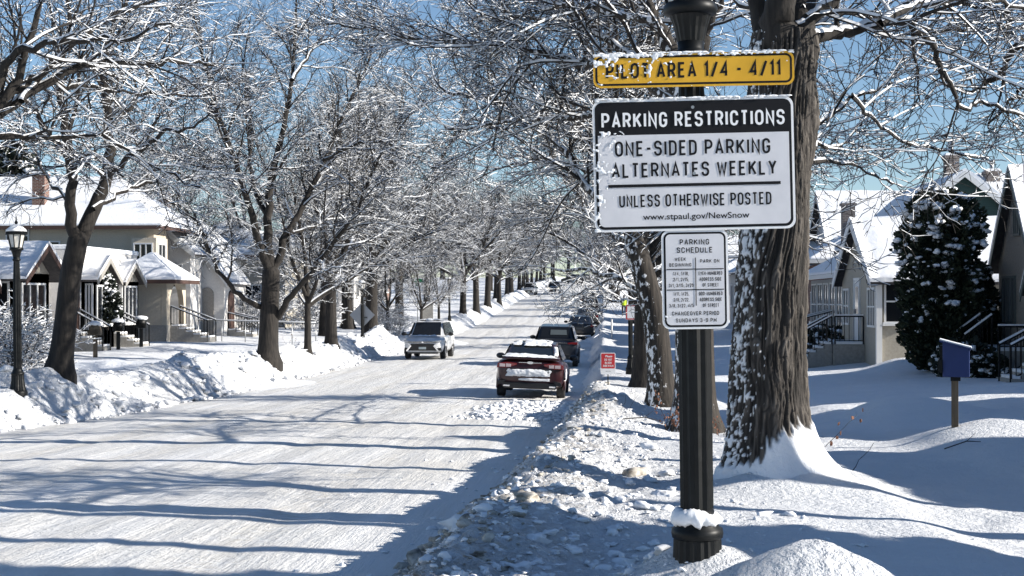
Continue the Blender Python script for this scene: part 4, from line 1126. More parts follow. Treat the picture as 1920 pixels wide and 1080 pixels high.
def make_car(name, lower, gh, wb, track, tr, paint, trims):
    o = empty(name, (0, 0, 0))
    m = MB(); V, F = surf(lower); m.add(V, F, 0, True); body = m.build('body', [paint, M['plastic']], o, sub=2)
    m = MB(); V = []
    for (y, wb_, zb, wt, zt) in gh: V += [(-wb_, y, zb), (-wt, y, zt-.02), (-wt*.8, y, zt), (wt*.8, y, zt), (wt, y, zt-.02), (wb_, y, zb)]
    F = []
    for i in range(len(gh)-1):
        for j in range(5): F.append((6*i+j, 6*i+j+1, 6*i+j+7, 6*i+j+6))
    F += [tuple(range(6))[::-1], tuple(6*(len(gh)-1)+j for j in range(6))]
    m.add(V, [f[::-1] for f in F]); m.build('roof', paint, o, bevel=.03)
    def sec(i, s): y, a, zb, b, zt = gh[i]; return (s*a, y, zb), (s*b, y, zt-.01)
    # rear, front and side glass
    m = MB(); (lb, lt), (rb, rt) = sec(0, -1), sec(0, 1); (lb2, lt2), (rb2, rt2) = sec(1, -1), sec(1, 1)
    panel(m, (lt, rt, rt2, lt2), (.07, .07, .08, .10), .022); m.build('rear_window', M['glass'], o)
    m = MB(); (_, lt), (_, rt) = sec(-1, -1), sec(-1, 1); (_, lt2), (_, rt2) = sec(-2, -1), sec(-2, 1)
    panel(m, (rt, lt, lt2, rt2), (.04, .04, .05, .06), .022); m.build('windscreen', M['glass'], o)
    for s in (-1, 1):
        m = MB()
        y0, y1 = gh[1][0]-.25, gh[-2][0]+.35
        zb = gh[2][2]; a = gh[2][1]; b = gh[2][3]; zt = gh[2][4]
        f = lambda y, z: (s*(a + (b-a)*(z-zb)/(zt-zb)) + s*.014, y, z)
        q = [f(y0-.25, zb+.03), f(y1+.35, zb+.03), f(y1-.15, zt-.09), f(y0+.2, zt-.09)]
        if s < 0: q = [q[1], q[0], q[3], q[2]]
        panel(m, q, (0, 0, 0, 0), .004); m.build('side_window', M['glass'], o)
        m = MB(); m.blob((s*(gh[-1][1]+.26), gh[-1][0]-.35, gh[-1][2]+.09), (.13, .07, .085), 2, rough=.05); m.bar((s*(gh[-1][1]-.02), gh[-1][0]-.35, gh[-1][2]+.06), (s*(gh[-1][1]+.2), gh[-1][0]-.35, gh[-1][2]+.06), .04); m.build('mirror', trims.get('mirror', M['plastic']), o)
    for s in (-1, 1):
        for y in (-wb/2, wb/2):
            m = MB(); prof = [(tr*.55, -.11), (tr*.94, -.11), (tr, -.075), (tr, .075), (tr*.94, .11), (tr*.55, .11)]
            m.lathe(prof, 26, axis='x'); wl = m.build('tyre', M['rubber'], o); wl.location = (s*(track/2 + .0), y, tr); wl.name = 'wheel'
            m = MB(); m.lathe([(tr*.60, .075), (tr*.62, .115), (tr*.5, .108), (.05, .122), (.02, .122)] if s > 0 else [(.02, -.122), (.05, -.122), (tr*.5, -.108), (tr*.62, -.115), (tr*.60, -.075)], 20, axis='x')
            m.build('rim', M['rim'], wl)
            m = MB()
            pts = []
            for k in range(15):
                t_ = math.pi*(k/14*1.16 - .08); pts.append((s*(track/2 + .082), y + (tr+.055)*math.cos(t_), tr + (tr+.055)*math.sin(t_)))
            m.tube(pts, .045, 6); m.build('wheel_arch', trims.get('arch', M['plastic']), o)
    return o, body
SEDAN_L = [(-2.43,.62,.50,.76),(-2.38,.80,.36,.98),(-2.26,.885,.28,1.05),(-1.7,.92,.22,1.05),(-.6,.92,.2,.98),(.6,.92,.2,.95),(1.3,.915,.2,.92),(2.0,.88,.22,.80),(2.3,.78,.28,.70),(2.42,.60,.35,.60)]
SEDAN_G = [(-1.92,.74,1.02,.70,1.055),(-.85,.80,1.0,.59,1.43),(0,.81,.97,.60,1.48),(.45,.81,.95,.58,1.46),(1.35,.78,.92,.66,.95)]
SUV_L = [(-2.33,.70,.45,.92),(-2.27,.84,.34,1.06),(-2.0,.895,.28,1.09),(-1.2,.905,.25,1.08),(.2,.905,.25,1.05),(1.0,.90,.25,1.02),(1.6,.895,.25,.98),(2.1,.86,.28,.91),(2.30,.78,.30,.82),(2.37,.66,.36,.74)]
SUV_G = [(-2.22,.78,1.05,.72,1.12),(-1.92,.79,1.05,.60,1.60),(-.6,.80,1.05,.61,1.68),(.25,.80,1.03,.60,1.64),(1.15,.79,1.0,.70,1.02)]
def snow_pad(mb, f, x0, x1, z0, z1, thr, seed, nx=60, nz=24, th=.03):
    """crust of snow on a body panel: f(x, z) gives the surface point and its outward vector"""
    X, Zc = np.meshgrid(np.linspace(x0, x1, nx+1), np.linspace(z0, z1, nz+1))
    uu, vv = (X-x0)/(x1-x0)*2-1, (Zc-z0)/(z1-z0)*2-1
    fld = .75*(1 - np.maximum(np.abs(uu)**4, np.abs(vv)**3)) - thr + .8*fbm(X*5+seed, Zc*6, seed, 4)
    V = []; F = []; idx = -np.ones(X.shape, int)
    for a in range(nz):
        for b in range(nx):
            if sum(fld[c, e] > 0 for c, e in ((a,b),(a,b+1),(a+1,b+1),(a+1,b))) >= 3:
                q = []
                for c, e in ((a,b),(a,b+1),(a+1,b+1),(a+1,b)):
                    if idx[c,e] < 0:
                        P, N = f(X[c,e], Zc[c,e]); h = min(th, .01 + max(fld[c,e], 0)*.05)
                        idx[c,e] = len(V); V.append(tuple(P[i] + N[i]*h for i in range(3)))
                    q.append(idx[c,e])
                F.append(tuple(q))
    mb.add(V, F, 0, True)


# maroon saloon, parked, seen from behind
car, body = make_car('parked_car', SEDAN_L, SEDAN_G, 2.85, 1.60, .335, M['car_red'], {'arch': M['car_red'], 'mirror': M['car_black']})
tag(car, 'maroon saloon with snow on its boot, parked nearest on the right', 'car', 'cars parked along the right kerb')
for s in (-1, 1):
    m = MB(); m.prism([(s*.86,.92),(s*.88,.80),(s*.62,.80),(s*.36,.88),(s*.36,.93),(s*.6,.955)][::s], 'y', -2.435, -2.10); L_ = m.build('tail_light', M['tail_red'], car, bevel=.012)
    m = MB()
    for x0, x1 in ((.50,.63),(.655,.80)): m.prism([(s*x0,.83),(s*x1,.83),(s*x1,.915),(s*x0,.905)][::s], 'y', -2.445, -2.3)
    m.build('clear_lens', M['tail_clear'], L_)
    m = MB(); m.box((s*.60, -2.40, .34), (.17, .08, .05)); m.build('exhaust', M['chrome'], car, bevel=.01)
    m = MB(); m.prism([(s*.62,.50),(s*.82,.46),(s*.84,.36),(s*.70,.38)][::s], 'y', -2.44, -2.30); m.build('reflector', M['plastic'], car)
m = MB(); m.bb(-.70, .70, -2.425, -2.2, .27, .44); m.build('valance', M['plastic'], car, bevel=.03)
m = MB(); m.bb(-.76, .76, -2.40, -2.24, 1.035, 1.070); m.build('spoiler', M['car_red'], car, bevel=.015)
m = MB(); m.bb(-.50, .50, -2.445, -2.35, .64, .80); m.build('plate_recess', M['car_black'], car, bevel=.01)
m = MB(); m.prism([(.085*math.cos(a_), .955+.035*math.sin(a_)) for a_ in np.linspace(0, 6.283, 17)[:-1]], 'y', -2.43, -2.41); bd = m.build('badge', M['chrome'], car)
m = MB(); m.bb(-.30, .30, -2.425, -2.415, .949, .961); m.build('trim_strip', M['chrome'], car)
m = MB()
snow_pad(m, lambda x, z: ((x, -2.44 + .03*abs(x), z), (0, -1, 0)), -.66, .66, .58, .80, .28, 3, th=.05)
snow_pad(m, lambda x, z: ((x, -2.42 + .06*abs(x), z), (0, -1, 0)), -.52, .60, .475, .56, .30, 8, th=.04)
snow_pad(m, lambda x, z: ((x, -2.40 + .10*abs(x), z), (0, -1, 0)), -.80, -.45, .50, .70, .52, 5, th=.03, nx=20)
snow_pad(m, lambda x, z: ((x, z, 1.085), (0, 0, 1)), -.77, .77, -2.36, -1.90, .12, 1, th=.06)
def rw(x, t_): return ((x*(1-.13*t_), -1.92 + 1.07*t_, 1.09 + .375*t_), (0, -.33, .94))
snow_pad(m, rw, -.72, .72, -.02, .17, .18, 12, th=.05); snow_pad(m, rw, -.30, .62, .72, 1.12, .18, 15, th=.05); snow_pad(m, rw, -.70, -.35, .70, 1.08, .45, 17, th=.03, nx=30)
snow_pad(m, rw, .60, .74, .05, .8, .25, 22, th=.04, nx=10)
snow_pad(m, lambda x, z: ((x, z, 1.495), (0, 0, 1)), -.5, .55, -.85, .4, .55, 19, th=.05)
snow_pad(m, lambda y, z: ((.925, y, z), (1, 0, 0)), -2.2, -1.75, .45, .85, .42, 23, th=.03, nx=24)
m.build('snow_cover', M['snow'], car)
def put(o, px, d, rz, dz=0.0, sc=1.0):
    p = W(px, 560, d); zz = [float(max(road_z(p[0]+a, p[1]+b), ground(p[0]+a, p[1]+b, False) if p[0] > -.9 else -9)) for a, b in ((0,0),)]
    o.location = (p[0], p[1], zz[0] + dz); o.rotation_euler = (math.atan((float(base(p[1]+1.5)) - float(base(p[1]-1.5)))/3)*(math.cos(rz)), 0, rz); o.scale = (sc,)*3
put(car, 1001, 41.6, R(-.5)); car.rotation_euler[1] = R(2.2)
# white crossover driving towards us
suv, body = make_car('car', SUV_L, SUV_G, 2.67, 1.56, .355, M['car_white'], {})
tag(suv, 'white crossover driving towards us on the snowy street', 'car')
for s in (-1, 1):
    m = MB(); m.prism([(s*.40,.800),(s*.80,.855),(s*.83,.80),(s*.72,.745),(s*.42,.755)][::-s], 'y', 2.05, 2.372); L_ = m.build('headlight', M['head_clear'], suv, bevel=.01)
    m = MB(); m.prism([(s*.40,.775),(s*.62,.795),(s*.62,.76),(s*.42,.758)][::-s], 'y', 2.2, 2.38); m.build('lamp_unit', M['plastic'], L_)
    m = MB(); m.prism([(s*.60,.70),(s*.66,.735),(s*.535,.62),(s*.72,.40),(s*.66,.385),(s*.48,.60)][::-s], 'y', 2.20, 2.392); m.build('chrome_trim', M['chrome'], suv)
    m = MB(); m.prism([(s*.60,.50),(s*.80,.53),(s*.82,.40),(s*.70,.39)][::-s], 'y', 2.1, 2.345); m.build('fog_light', M['plastic'], suv)
m = MB(); m.prism([(-.52,.70),(.52,.70),(.50,.62),(.62,.40),(-.62,.40),(-.50,.62)], 'y', 2.2, 2.384); m.build('air_intake', M['plastic'], suv)
m = MB(); m.bb(-.41, .41, 2.25, 2.385, .745, .80); gr = m.build('grille', M['plastic'], suv)
m = MB(); m.bb(-.40, .40, 2.38, 2.39, .768, .778); m.build('grille_bar', M['chrome'], gr)
m = MB(); m.prism([(-.05,.735),(.05,.735),(0,.815)], 'y', 2.38, 2.397); m.build('badge', M['chrome'], suv)
m = MB(); m.bb(-.16, .16, 2.38, 2.397, .46, .56); m.build('licence_plate', M['plate'], suv)
m = MB(); m.bb(-.64, .64, 2.2, 2.37, .335, .375); m.build('skid_plate', M['car_silver'], suv, bevel=.01)
m = MB(); m.bb(-.66, .66, 2.0, 2.34, .26, .335); m.build('lower_bumper', M['plastic'], suv)
m = MB(); snow_pad(m, lambda x, z: ((x, z, 1.035 - .10*max(z-1.3, 0)), (0, 0, 1)), -.62, .62, 1.22, 1.75, .42, 30, th=.05)
snow_pad(m, lambda x, z: ((x, z, 1.695), (0, 0, 1)), -.52, .52, -1.7, .1, .25, 31, th=.06); m.blob((.02, -.1, 1.71), (.17, .2, .07), 4); m.build('snow_cover', M['snow'], suv)
put(suv, 806, 67.5, R(180 - 1.2))
# dark crossover parked beyond the saloon
def rear_suv(o, light, redcol=True):
    for s in (-1, 1):
        m = MB(); m.prism([(s*.88,1.00),(s*.885,.90),(s*.50,.915),(s*.50,.985)][::s], 'y', -2.335, -2.02); m.build('tail_light', light, o, bevel=.01)
    m = MB(); m.bb(-.46, .46, -2.352, -2.25, .955, .972); m.build('trim_strip', M['chrome'], o)
    m = MB(); m.bb(-.16, .16, -2.352, -2.28, .76, .86); m.build('licence_plate', M['plate'], o)
    m = MB(); m.bb(-.72, .72, -2.345, -2.1, .33, .47); m.build('valance', M['plastic'], o, bevel=.02)
blk, body = make_car('parked_car', SUV_L, SUV_G, 2.67, 1.58, .36, M['car_navy'], {})
rear_suv(blk, M['tail_red'])
for ch in blk.children:
    if ch.name.startswith('rear_window'): rw_o = ch
m = MB(); m.bb(-.40, .48, -2.055, -2.03, 1.24, 1.45); 
glm = mat('painted_bright_view', (.085, .10, .105), .12)
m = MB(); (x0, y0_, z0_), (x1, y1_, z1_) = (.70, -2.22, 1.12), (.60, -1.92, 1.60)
panel(m, ((-.66, -2.20, 1.16), (.66, -2.20, 1.16), (.58, -1.93, 1.58), (-.58, -1.93, 1.58)), (.34, .14, .24, .30), .034); m.build('painted_see_through', glm, rw_o)  # paler panel paints the bright road seen through the cabin
tag(blk, 'dark navy crossover parked between the maroon saloon and a black car', 'car', 'cars parked along the right kerb')
put(blk, 1044, 61.5, R(-.4)); blk.rotation_euler[1] = R(1.2)
b3, body = make_car('parked_car', SEDAN_L, SEDAN_G, 2.8, 1.60, .335, M['car_black'], {'arch': M['car_black']})
for s in (-1, 1):
    m = MB(); m.prism([(s*.88,.96),(s*.89,.78),(s*.66,.80),(s*.68,.95)][::s], 'y', -2.43, -2.05); m.build('tail_light', M['tail_red'], b3, bevel=.01)
m = MB(); m.bb(-.25, .25, -2.44, -2.3, .62, .74); m.build('licence_plate', M['car_grey'], b3)
tag(b3, 'black saloon with red tail lights, third in the parked row', 'car', 'cars parked along the right kerb')
put(b3, 1089, 99, R(-.5)); b3.rotation_euler[1] = R(1.0)
for px, d, m_, lab in ((1101, 118, 'car_grey', 'dark grey saloon parked behind drooping white twigs, fourth in the row'), (1107, 137, 'car_black', 'small black crossover parked fifth in the row behind the twigs'), (1104, 158, 'car_grey', 'farthest grey crossover still seen in the parked row')):
    src = b3 if 'saloon' in lab else blk
    c = copy_tree(src); c['label'] = lab
    put(c, px, d, R(-.4)); c.rotation_euler[1] = 0
    for ch in c.children:
        if ch.name.split('.')[0] in ('body', 'roof') and m_ == 'car_grey':
            ch.data = ch.data.copy(); ch.data.materials[0] = M['car_grey']
def far_suv(px, d, rz, paint, lab, lit=False):
    c = copy_tree(suv); c['label'] = lab
    for ch in list(c.children):
        n = ch.name.split('.')[0]
        if n in ('body', 'roof'): ch.data = ch.data.copy(); ch.data.materials[0] = paint
        if n == 'headlight' and lit: ch.data = ch.data.copy(); ch.data.materials[0] = M['lit']
    put(c, px, d, rz); return c
far_suv(1039, 212, R(180), M['car_black'], 'black oncoming car with lit headlights far up the street', True)
far_suv(994, 206, R(178), M['car_silver'], 'pale car parked under the trees at the far left kerb')
far_suv(1076, 285, R(78), M['car_black'], 'dark vehicle crossing at the far end of the street')
far_suv(1093, 288, R(95), M['car_grey'], 'grey vehicle just right of the dark one at the street end')

# ------------------------------------------------------------------ walker in a lime vest on the right pavement
p = on(1170, 128)
o = empty('person', p, R(15), 'person in dark clothes and a lime vest walking on the right pavement', 'person')
def skin(name, J, E, rad, m, parent, root=0):
    me = bpy.data.meshes.new(name); me.from_pydata(J, E, []); me.materials.append(m)
    ob = link(name, me, parent); ob.modifiers.new('skin', 'SKIN')
    for i, v in enumerate(me.skin_vertices[0].data): v.radius = (rad[i][0], rad[i][1]) if hasattr(rad[i], '__len__') else (rad[i], rad[i]); v.use_root = (i == root)
    sb = ob.modifiers.new('sub', 'SUBSURF'); sb.levels = sb.render_levels = 2; me.polygons.foreach_set('use_smooth', [True]*len(me.polygons))
    return ob
J = [(0,0,.95),(0,0,1.15),(0,.01,1.38),(0,.01,1.50),(0,.03,1.60),(0,.03,1.72),
     (-.10,0,.92),(-.11,.10,.50),(-.11,-.02,.08),(-.11,.12,.04), (.10,0,.92),(.11,.02,.50),(.11,-.18,.12),(.11,-.08,.05),
     (-.19,0,1.42),(-.27,-.04,1.14),(-.25,.10,.90), (.19,0,1.42),(.27,.03,1.14),(.25,.16,.92)]
E = [(0,1),(1,2),(2,3),(3,4),(4,5),(0,6),(6,7),(7,8),(8,9),(0,10),(10,11),(11,12),(12,13),(2,14),(14,15),(15,16),(2,17),(17,18),(18,19)]
Rr = [(.15,.11),(.15,.10),(.17,.11),.06,.095,.085,.095,.07,.05,.045,.095,.07,.05,.045,.075,.05,.038,.075,.05,.038]
skin('body', J, E, Rr, M['dark_cloth'], o)
m = MB()
V = []; F = []; n = 20
for z, a, b in ((.92,.205,.155),(1.1,.20,.15),(1.3,.215,.155),(1.43,.20,.14),(1.50,.12,.10)):
    for k in range(n): t_ = 6.283*k/n; V.append((a*math.cos(t_), b*math.sin(t_), z))
for i in range(4):
    for k in range(n): F.append((i*n+k, i*n+(k+1) % n, (i+1)*n+(k+1) % n, (i+1)*n+k))
m.add(V, F, 0, True); m.build('vest', M['hivis'], o)
m = MB(); m.blob((0,.035,1.655), (.088,.10,.115), 1, n=8, rough=.03); m.blob((0,.14,1.645), (.016,.025,.022), 1, n=4); hd = m.build('face', M['skin'], o)
m = MB(); m.blob((0,.02,1.70), (.102,.112,.095), 1, n=8, rough=.05); m.build('hat', M['dark_cloth'], o)

# ------------------------------------------------------------------ houses
class House:
    """One building: an Empty with walls, roofs, windows, doors, steps as its parts (world coordinates)."""
    def __init__(s, x, y, z, label, cat='house', group=None, name='house'):
        s.o = empty(name, (x, y, z), 0, label, cat, group); s.c = Vector((x, y, z))
    def fin(s, mb, name, m, parent=None, bevel=0):
        off = s.c if parent is None else s.c
        mb.v = [(p[0]-off[0], p[1]-off[1], p[2]-off[2]) for p in mb.v]
        return mb.build(name, m, parent or s.o, bevel=bevel)
    def wall(s, x0, x1, y0, y1, z0, z1, m, name='wall'):
        return s.fin(MB().bb(x0, x1, y0, y1, z0, z1), name, m)
    def gable(s, x0, x1, y0, y1, z0, ze, zr, axis, wm, ov=.35, snow=.16, fascia='trim', wall=True, rid=None):
        """gabled body; axis = direction of the ridge"""
        a0, a1, b0, b1 = (x0, x1, y0, y1) if axis == 'x' else (y0, y1, x0, x1)
        mid = (b0+b1)/2 if rid is None else rid
        if wall:
            s.fin(MB().prism([(b0, z0), (b1, z0), (b1, ze), (mid, zr), (b0, ze)], axis, a0, a1), 'wall', wm)
        sl0, sl1 = (zr-ze)/(mid-b0), (zr-ze)/(b1-mid)
        def slab(t0, t1, e):
            return [(b0-e, ze-sl0*e+t0), (mid, zr+t0), (b1+e, ze-sl1*e+t0), (b1+e, ze-sl1*e+t1), (mid, zr+t1), (b0-e, ze-sl0*e+t1)]
        rf = s.fin(MB().prism(slab(.012, .11, ov), axis, a0-ov, a1+ov), 'roof', M['shingle'])
        for q in (a0-ov-.035, a1+ov+.003): s.fin(MB().prism(slab(-.12, .105, ov+.01), axis, q, q+.032), 'fascia', M[fascia], rf)
        s.snowslab(slab(.112, .112+snow, ov+.03), axis, a0-ov-.03, a1+ov+.03, rf)
        return rf
    def snowslab(s, poly, axis, a, b, parent):
        """a blanket of snow: rounded, slightly lumpy"""
        lo = poly[:3]; hi = poly[3:][::-1]
        nA = max(6, int((b-a)/.35)); V = []; F = []; NB = 20
        L = catmull([(p[0], p[1], 0) for p in hi], 2) if False else None
        bs = np.concatenate([np.linspace(hi[0][0], hi[1][0], NB//2, endpoint=False), np.linspace(hi[1][0], hi[2][0], NB//2+1)])
        zh = np.interp(bs, [p[0] for p in hi], [p[1] for p in hi]); zl = np.interp(bs, [p[0] for p in lo], [p[1] for p in lo])
        th = zh - zl; n = len(bs)
        k = np.ones(n); k[0] = k[-1] = .55; zt = zl + th*k
        zt[1:-1] = (zt[:-2] + 2*zt[1:-1] + zt[2:])/4
        zt = np.maximum(zt, zl + .04)
        for i in range(nA+1):
            t = a + (b-a)*i/nA; e = .7 if i in (0, nA) else 1
            for j in range(n):
                z = zl[j] + (zt[j]-zl[j])*e + .05*float(vn(t*.8, bs[j]*.8, 3)) + .02*float(vn(t*3, bs[j]*3, 3)); V.append((t, bs[j], z) if axis == 'x' else (bs[j], t, z))
        o2 = len(V)
        for i in range(nA+1):
            t = a + (b-a)*i/nA
            for j in range(n): V.append((t, bs[j], zl[j]) if axis == 'x' else (bs[j], t, zl[j]))
        for i in range(nA):
            for j in range(n-1): F.append((i*n+j, i*n+j+1, (i+1)*n+j+1, (i+1)*n+j))
        rim = [j for j in range(n)] + [i*n+n-1 for i in range(1, nA+1)] + [nA*n+j for j in range(n-2, -1, -1)] + [i*n for i in range(nA-1, 0, -1)]
        for q in range(len(rim)):
            i0, i1 = rim[q], rim[(q+1) % len(rim)]; F.append((i0, i1, i1+o2, i0+o2))
        if axis == 'x': F = [f[::-1] for f in F]
        m = MB(); m.add(V, F, 0, False); m.sm = [True]*(nA*(n-1)) + [False]*(len(F)-nA*(n-1))
        s.fin(m, 'snow_cover', M['snow'], parent)
    def hip(s, x0, x1, y0, y1, ze, zr, inset=None, snow=.16, fascia='brown_trim', ov=.4):
        x0, x1, y0, y1 = x0-ov, x1+ov, y0-ov, y1+ov
        w = min(x1-x0, y1-y0)/2; ins = w if inset is None else inset
        if (x1-x0) >= (y1-y0): r0, r1 = (x0+ins, (y0+y1)/2), (x1-ins, (y0+y1)/2)
        else: r0, r1 = ((x0+x1)/2, y0+ins), ((x0+x1)/2, y1-ins)
        def lay(t, e, r):
            V = [(x0-e, y0-e, ze+t), (x1+e, y0-e, ze+t), (x1+e, y1+e, ze+t), (x0-e, y1+e, ze+t), (r0[0], r0[1], zr+r), (r1[0], r1[1], zr+r)]
            F = [(0,1,5,4),(1,2,5),(2,3,4,5),(3,0,4)] if (x1-x0) >= (y1-y0) else [(0,1,4),(1,2,5,4),(2,3,5),(3,0,4,5)]
            return V, F
        m = MB(); V, F = lay(.0, 0, 0); m.add(V, F + [(3,2,1,0)]); rf = s.fin(m, 'roof', M['shingle'])
        m = MB()
        m.bb(x0-.02, x1+.02, y0-.03, y0+.02, ze-.17, ze-.004); m.bb(x1-.02, x1+.03, y0+.025, y1, ze-.17, ze-.004); m.bb(x0-.03, x0+.02, y0+.025, y1, ze-.17, ze-.004)
        m.bb(x0+.03, x1-.03, y0+.03, y1-.03, ze-.05, ze-.012)
        s.fin(m, 'eaves', M[fascia], rf)
        m = MB(); V, F = lay(.10, .03, snow); V0 = [(p[0], p[1], ze+.006) for p in V[:4]]
        m.add(V + V0, F + [(0,6,7,1),(1,7,8,2),(2,8,9,3),(3,9,6,0)]); s.fin(m, 'snow_cover', M['snow'], rf, bevel=.05)
        return rf
    def window(s, face, at, c, z, w, h, frame='trim', mull=1, cross=False, glass='glass', t=.07, sill=True):
        """face S (towards -Y), E (+X) or W (-X); at = wall plane; c = centre along the wall"""
        def P(a, dpt, zz):
            return {'S': (a, at - dpt, zz), 'E': (at + dpt, a, zz), 'W': (at - dpt, a, zz)}[face]
        def B(mb, a0, a1, z0, z1, d0, d1):
            p, q = P(a0, d0, z0), P(a1, d1, z1)
            mb.bb(min(p[0], q[0]), max(p[0], q[0]), min(p[1], q[1]), max(p[1], q[1]), z0, z1)
        m = MB()
        B(m, c-w/2, c-w/2+t, z, z+h, -.02, .05); B(m, c+w/2-t, c+w/2, z, z+h, -.02, .05)
        B(m, c-w/2+t, c+w/2-t, z, z+t, -.02, .05); B(m, c-w/2+t, c+w/2-t, z+h-t, z+h, -.02, .05)
        iw = w - 2*t
        for k in range(1, mull): B(m, c-w/2+t+iw*k/mull-.03, c-w/2+t+iw*k/mull+.03, z+t, z+h-t, -.02, .045)
        if cross: B(m, c-w/2+t, c+w/2-t, z+h*.52-.025, z+h*.52+.025, .006, .040)
        f = s.fin(m, 'window', M[frame])
        m = MB(); B(m, c-w/2+t, c+w/2-t, z+t, z+h-t, -.02, .012); s.fin(m, 'pane', M[glass], f)
        if sill:
            m = MB(); B(m, c-w/2-.06, c+w/2+.06, z-.07, z-.003, -.02, .11); s.fin(m, 'sill', M[frame], f)
            m = MB(); B(m, c-w/2-.05, c+w/2+.05, z-.001, z+.035, .052, .105); s.fin(m, 'snow_cover', M['snow'], f)
        return f
    def door(s, face, at, c, z, w=.95, h=2.05, m_='brown_trim', glass=True):
        def B(mb, a0, a1, z0, z1, d0, d1):
            P = {'S': lambda a, d: (a, at-d), 'E': lambda a, d: (at+d, a), 'W': lambda a, d: (at-d, a)}[face]
            p, q = P(a0, d0), P(a1, d1); mb.bb(min(p[0], q[0]), max(p[0], q[0]), min(p[1], q[1]), max(p[1], q[1]), z0, z1)
        m = MB(); B(m, c-w/2, c+w/2, z, z+h, -.02, .03); d = s.fin(m, 'door', M[m_])
        m = MB(); B(m, c-w/2-.09, c-w/2-.002, z, z+h+.09, -.02, .055); B(m, c+w/2+.002, c+w/2+.09, z, z+h+.09, -.02, .055); B(m, c-w/2, c+w/2, z+h+.002, z+h+.09, -.02, .055); s.fin(m, 'frame', M['trim'], d)
        if glass: m = MB(); B(m, c-w*.30, c+w*.30, z+.95, z+h-.2, .02, .036); s.fin(m, 'pane', M['glass'], d)
        m = MB(); B(m, c+w*.36, c+w*.42, z+.95, z+1.10, .02, .08); s.fin(m, 'handle', M['steel'], d)
    def chimney(s, x, y, z0, z1, w, dpt, m, parent=None, pot=0):
        b = MB(); b.box((x, y, (z0+z1)/2), (w, dpt, z1-z0)); b.box((x, y, z1+.05), (w+.12, dpt+.12, .1)); ch = s.fin(b, 'chimney', M[m], parent)
        b = MB(); b.box((x, y, z1+.15), (w+.08, dpt+.08, .10), taper=(.8, .8)); s.fin(b, 'snow_cap', M['snow'], None).parent = s.o
        if pot: b = MB(); b.tube([(x, y, z1+.1), (x, y, z1+.1+pot)], .09, 10); b.tube([(x, y, z1+.1+pot), (x, y, z1+.22+pot)], .14, 10); s.fin(b, 'flue', M['steel'])
    def steps(s, x0, x1, y0, y1, z0, z1, dirx, n=5, rail=True, m_='concrete'):
        """straight flight rising along dirx ('+x','-x') from z0 to z1 within the box"""
        b = MB(); sn = MB()
        for k in range(n):
            f0 = k/n; zt = z0 + (z1-z0)*(k+1)/n
            xa = x0 + (x1-x0)*f0 if dirx == '+x' else x1 - (x1-x0)*f0
            xb = x1 if dirx == '+x' else x0
            xc = x0 + (x1-x0)*(k+1)/n if dirx == '+x' else x1 - (x1-x0)*(k+1)/n
            b.bb(min(xa, xc)+.002, max(xa, xc)-.002, y0, y1, z0-.4, zt); sn.bb(min(xa, xc)+.03, max(xa, xc)-.03, y0+.03, y1-.03, zt+.001, zt+.07)
        st = s.fin(b, 'steps', M[m_]); s.fin(sn, 'snow_cover', M['snow'], st)
        if rail:
            for y in (y0+.05, y1-.05):
                a, c = ((x0, y, z0), (x1, y, z1)) if dirx == '+x' else ((x1, y, z0), (x0, y, z1))
                s.railing([a, c])
    def railing(s, pts, h=.9, sp=.14, m_='iron', snow=True):
        b = MB(); sn = MB()
        for p, q in zip(pts[:-1], pts[1:]):
            p, q = Vector(p), Vector(q); L = (q-p).length; n = max(2, int(L/sp))
            b.bar(p+Vector((0,0,h)), q+Vector((0,0,h)), .045); b.bar(p+Vector((0,0,.12)), q+Vector((0,0,.12)), .03)
            if snow: sn.bar(p+Vector((0,0,h+.045)), q+Vector((0,0,h+.045)), .05, .04)
            for k in range(n+1):
                v = p + (q-p)*k/n; w = .045 if k in (0, n) else .018
                b.bb(v.x-w/2, v.x+w/2, v.y-w/2, v.y+w/2, v.z-(.3 if k in (0, n) else -.10), v.z+h)
        r_ = s.fin(b, 'railing', M[m_])
        if snow: s.fin(sn, 'snow_cover', M['snow'], r_)
    def vent(s, x, y, z):
        b = MB(); b.tube([(x, y, z-.3), (x, y, z+.3)], .07, 10); b.tube([(x, y, z+.3), (x, y, z+.42)], .13, 10); s.fin(b, 'roof_vent', M['steel'])
        b = MB(); b.blob((x, y, z+.45), (.16, .16, .10), 2, n=5); s.fin(b, 'snow_cap', M['snow'])
def zpix(py, d): return float(W(960, py, d)[2])
def xpix(px, d): return float(W(px, 560, d)[0])

# --- left: brick-fronted row house with little gabled bays
h = House(-24, 55, .9, 'white stucco house with brick gabled bays behind the left lamp post')
zb = .6
h.wall(-34, -21.6, 46, 56, zb, 4.55, M['white_stucco']); h.wall(-34, -20.45, 56.003, 64.5, zb, 4.62, M['white_stucco'])
h.fin(MB().bb(-34.1, -21.5, 45.9, 55.99, 4.556, 4.76), 'snow_cover', M['snow'], None, .05); h.fin(MB().bb(-34.1, -20.4, 56.0, 64.6, 4.626, 4.83), 'snow_cover', M['snow'], None, .05)
def bay(x0, x1, y0, y1, ze, zr, ov, fa='brown_trim'):
    h.wall(x0, x1, y0, y1, zb, ze-.02, M['brick'])
    h.gable(x0-.1, x1, y0, y1, zb, ze, zr, 'x', M['tan'], ov=ov, snow=.18, fascia=fa)
    yc = (y0+y1)/2; w = (y1-y0)
    h.window('E', x1, yc, zb+1.1, w*.72, 1.6, mull=3); h.window('S', y0, (x0+x1)/2+.1, zb+1.0, (x1-x0)*.62, 1.75, mull=2)
bay(-21.6, -19.9, 49.6, 52.6, 3.65, 4.55, .55)
bay(-20.45, -19.95, 57.4, 59.9, 3.55, 4.30, .26, 'concrete'); bay(-20.45, -20.2, 61.6, 63.9, 3.5, 4.2, .26, 'concrete')
